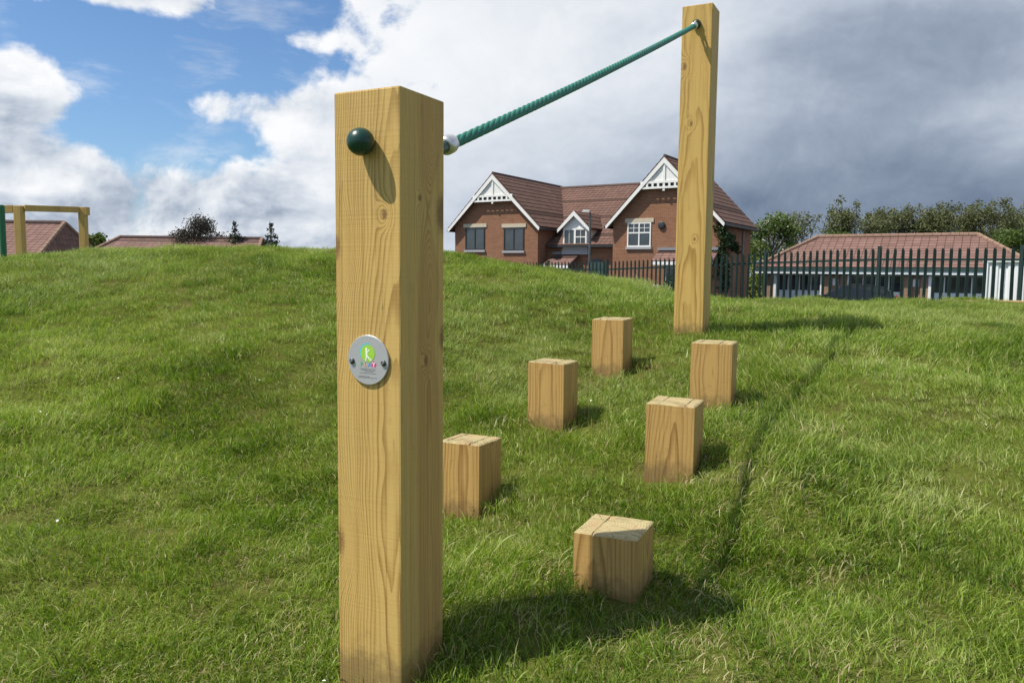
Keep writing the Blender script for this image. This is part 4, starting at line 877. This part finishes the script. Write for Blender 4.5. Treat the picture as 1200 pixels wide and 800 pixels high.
TR = [(21.6, 66, 7.1, 5.4, 'leaf_blossom', 'green tree with pale blossom right of the brick house', 3, 0), (25.6, 72, 7.6, 4.8, 'leaf_olive', 'thin sparse tree second right of the brick house', 8, 9), (30.5, 71, 8.4, 6.0, 'leaf_olive', 'tall olive tree over the left end of the pavilion ridge', 1, 10), (35.0, 73, 8.1, 5.0, 'leaf_olive', 'bare topped tree left of the pavilion ridge centre', 3, 14), (38.5, 72, 8.3, 5.6, 'leaf_olive', 'olive tree over the middle of the pavilion ridge', 5, 10),
      (42.8, 72, 8.6, 6.2, 'leaf_olive', 'broad olive tree over the right end of the pavilion ridge', 7, 12), (47.5, 73, 8.6, 6.2, 'leaf_olive', 'feathery tree above the right hip of the pavilion roof', 9, 14), (42.5, 62, 6.4, 5.0, 'leaf_bright', 'bright yellow green tree at the right edge behind the pavilion', 11, 0), (38.0, 60, 5.6, 5.0, 'leaf_green', 'low dark tree beside the right hip of the pavilion', 12, 0), (26.5, 64, 5.6, 6.0, 'leaf_green', 'low tree behind the left hip of the pavilion', 14, 0), (52.5, 74, 8.2, 6, 'leaf_olive', 'olive tree rightmost of the row behind the pavilion', 17, 8)]
for x, y, h, w, mk, lab, sd, tw in TR: tree((x, y, -1.9), h, w * (1.22 if mk == 'leaf_olive' else 1.0), M[mk], lab, sd, 11000 if sd != 8 else 4500, 0.21, 0.03, 24, group='trees behind the pavilion', twigs=tw)
tree((-25.0, 62, -1.9), 6.0, 5.0, M['leaf_copper'], 'dark broad tree above the far bungalow roof', 21, 9000, 0.17, 0.14, 18)
tree((-27.6, 63, -1.9), 5.2, 3.0, M['leaf_copper'], 'small dark tree left of the broad one above the bungalow', 22, 5000, 0.17, 0.14, 14)
def conifer(loc, h, w, label, seed):
    r = random.Random(seed); o = empty('conifer_tree', loc); tag(o, label, 'tree', 'far conifers'); MB().tube([(0, 0, -.2), (0, 0, h)], [h * .03, h * .005], 7).obj('trunk', M['bark'], o); bl = []
    for i in range(11):
        k = i / 10; zz_ = h * (0.2 + 0.78 * k); rr = w * 0.5 * (1.05 - k)
        for j in range(4): a = j * 1.57 + i * .9 + r.uniform(-.3, .3); q_ = rr * r.uniform(.4, .75); bl.append((q_ * math.cos(a), q_ * math.sin(a), zz_ - .1 * rr, max(.16, rr * .55), max(.16, rr * .55), .26))
    V, F, T = leaves(bl, 5500, 0.17, seed); leaf_obj('crown', V, F, T, M['leaf_conifer'], o)
conifer((-21.5, 61, -1.9), 5.45, 4.0, 'far conifer with a ragged top left of the last conifer', 31); conifer((-18.7, 61, -1.9), 5.45, 3.8, 'far conifer nearest the foreground post', 32)
tree((-34.2, 64, -1.9), 5.0, 4.0, M['leaf_green'], 'far green tree right behind the timber frame', 25, 1200, 0.3, 0.2, 10)
def bush(loc, r_, h, mat, label, seed, n=1500, leaf=0.12, cat='bush', name='bush'):
    rr = random.Random(seed); bl = [(rr.uniform(-.6, .6) * r_, rr.uniform(-.5, .5) * r_, rr.uniform(.15, .8) * h, r_ * .42, r_ * .42, h * .28) for _ in range(9)]
    o = empty(name, loc); tag(o, label, cat); st = MB()
    for b_ in bl[:5]: st.tube([(0, 0, -.1), (b_[0] * .5, b_[1] * .5, b_[2] * .5), b_[:3]], [.03, .02, .008], 5)
    st.obj('stems', M['bark'], o); V, F, T = leaves(bl, n, leaf, seed); leaf_obj('foliage', V, F, T, mat, o)
bush((5.15, 26.3, -1.75), 0.95, 1.75, M['leaf_dark'], 'dark green bush behind the fence left of the tallest post', 41, 2200); bush((-6.6, 10.8, -0.55), 0.5, 0.75, M['leaf_dark'], 'dark bush behind the timber frame at the left edge', 42, 900, 0.08); bush((18.2, 55.5, -1.9), 2.6, 3.4, M['leaf_bright'], 'light green bush between brick house and pavilion', 43, 2200, 0.24)
# ivy on the house corner
c_, s_ = math.cos(TH), math.sin(TH)
iv = []
rr = random.Random(5)
for i in range(15): k = i / 14; iv.append((rr.uniform(-.25, .2) - 0.12, rr.uniform(-.1, .2), 1.2 + k * 3.1, .30 + .12 * k, .30, .34))
for i in range(6): iv.append((0.05, 0.2 + i * 0.32, 4.15 - rr.uniform(0, .5) - i * .12, .22, .3, .30))
ivy = empty('climbing_ivy', (10.8, 40.0, -1.9), -TH); tag(ivy, 'dark ivy climbing the right front corner of the brick house', 'ivy'); V, F, T = leaves(iv, 2600, 0.15, 51); leaf_obj('foliage', V, F, T, M['leaf_dark'], ivy)
MB().tube([(-0.2, -0.06, 0), (-0.25, -0.06, 2.0), (-0.1, -0.06, 4.0)], [.05, .04, .015], 6).obj('stem', M['bark'], ivy)
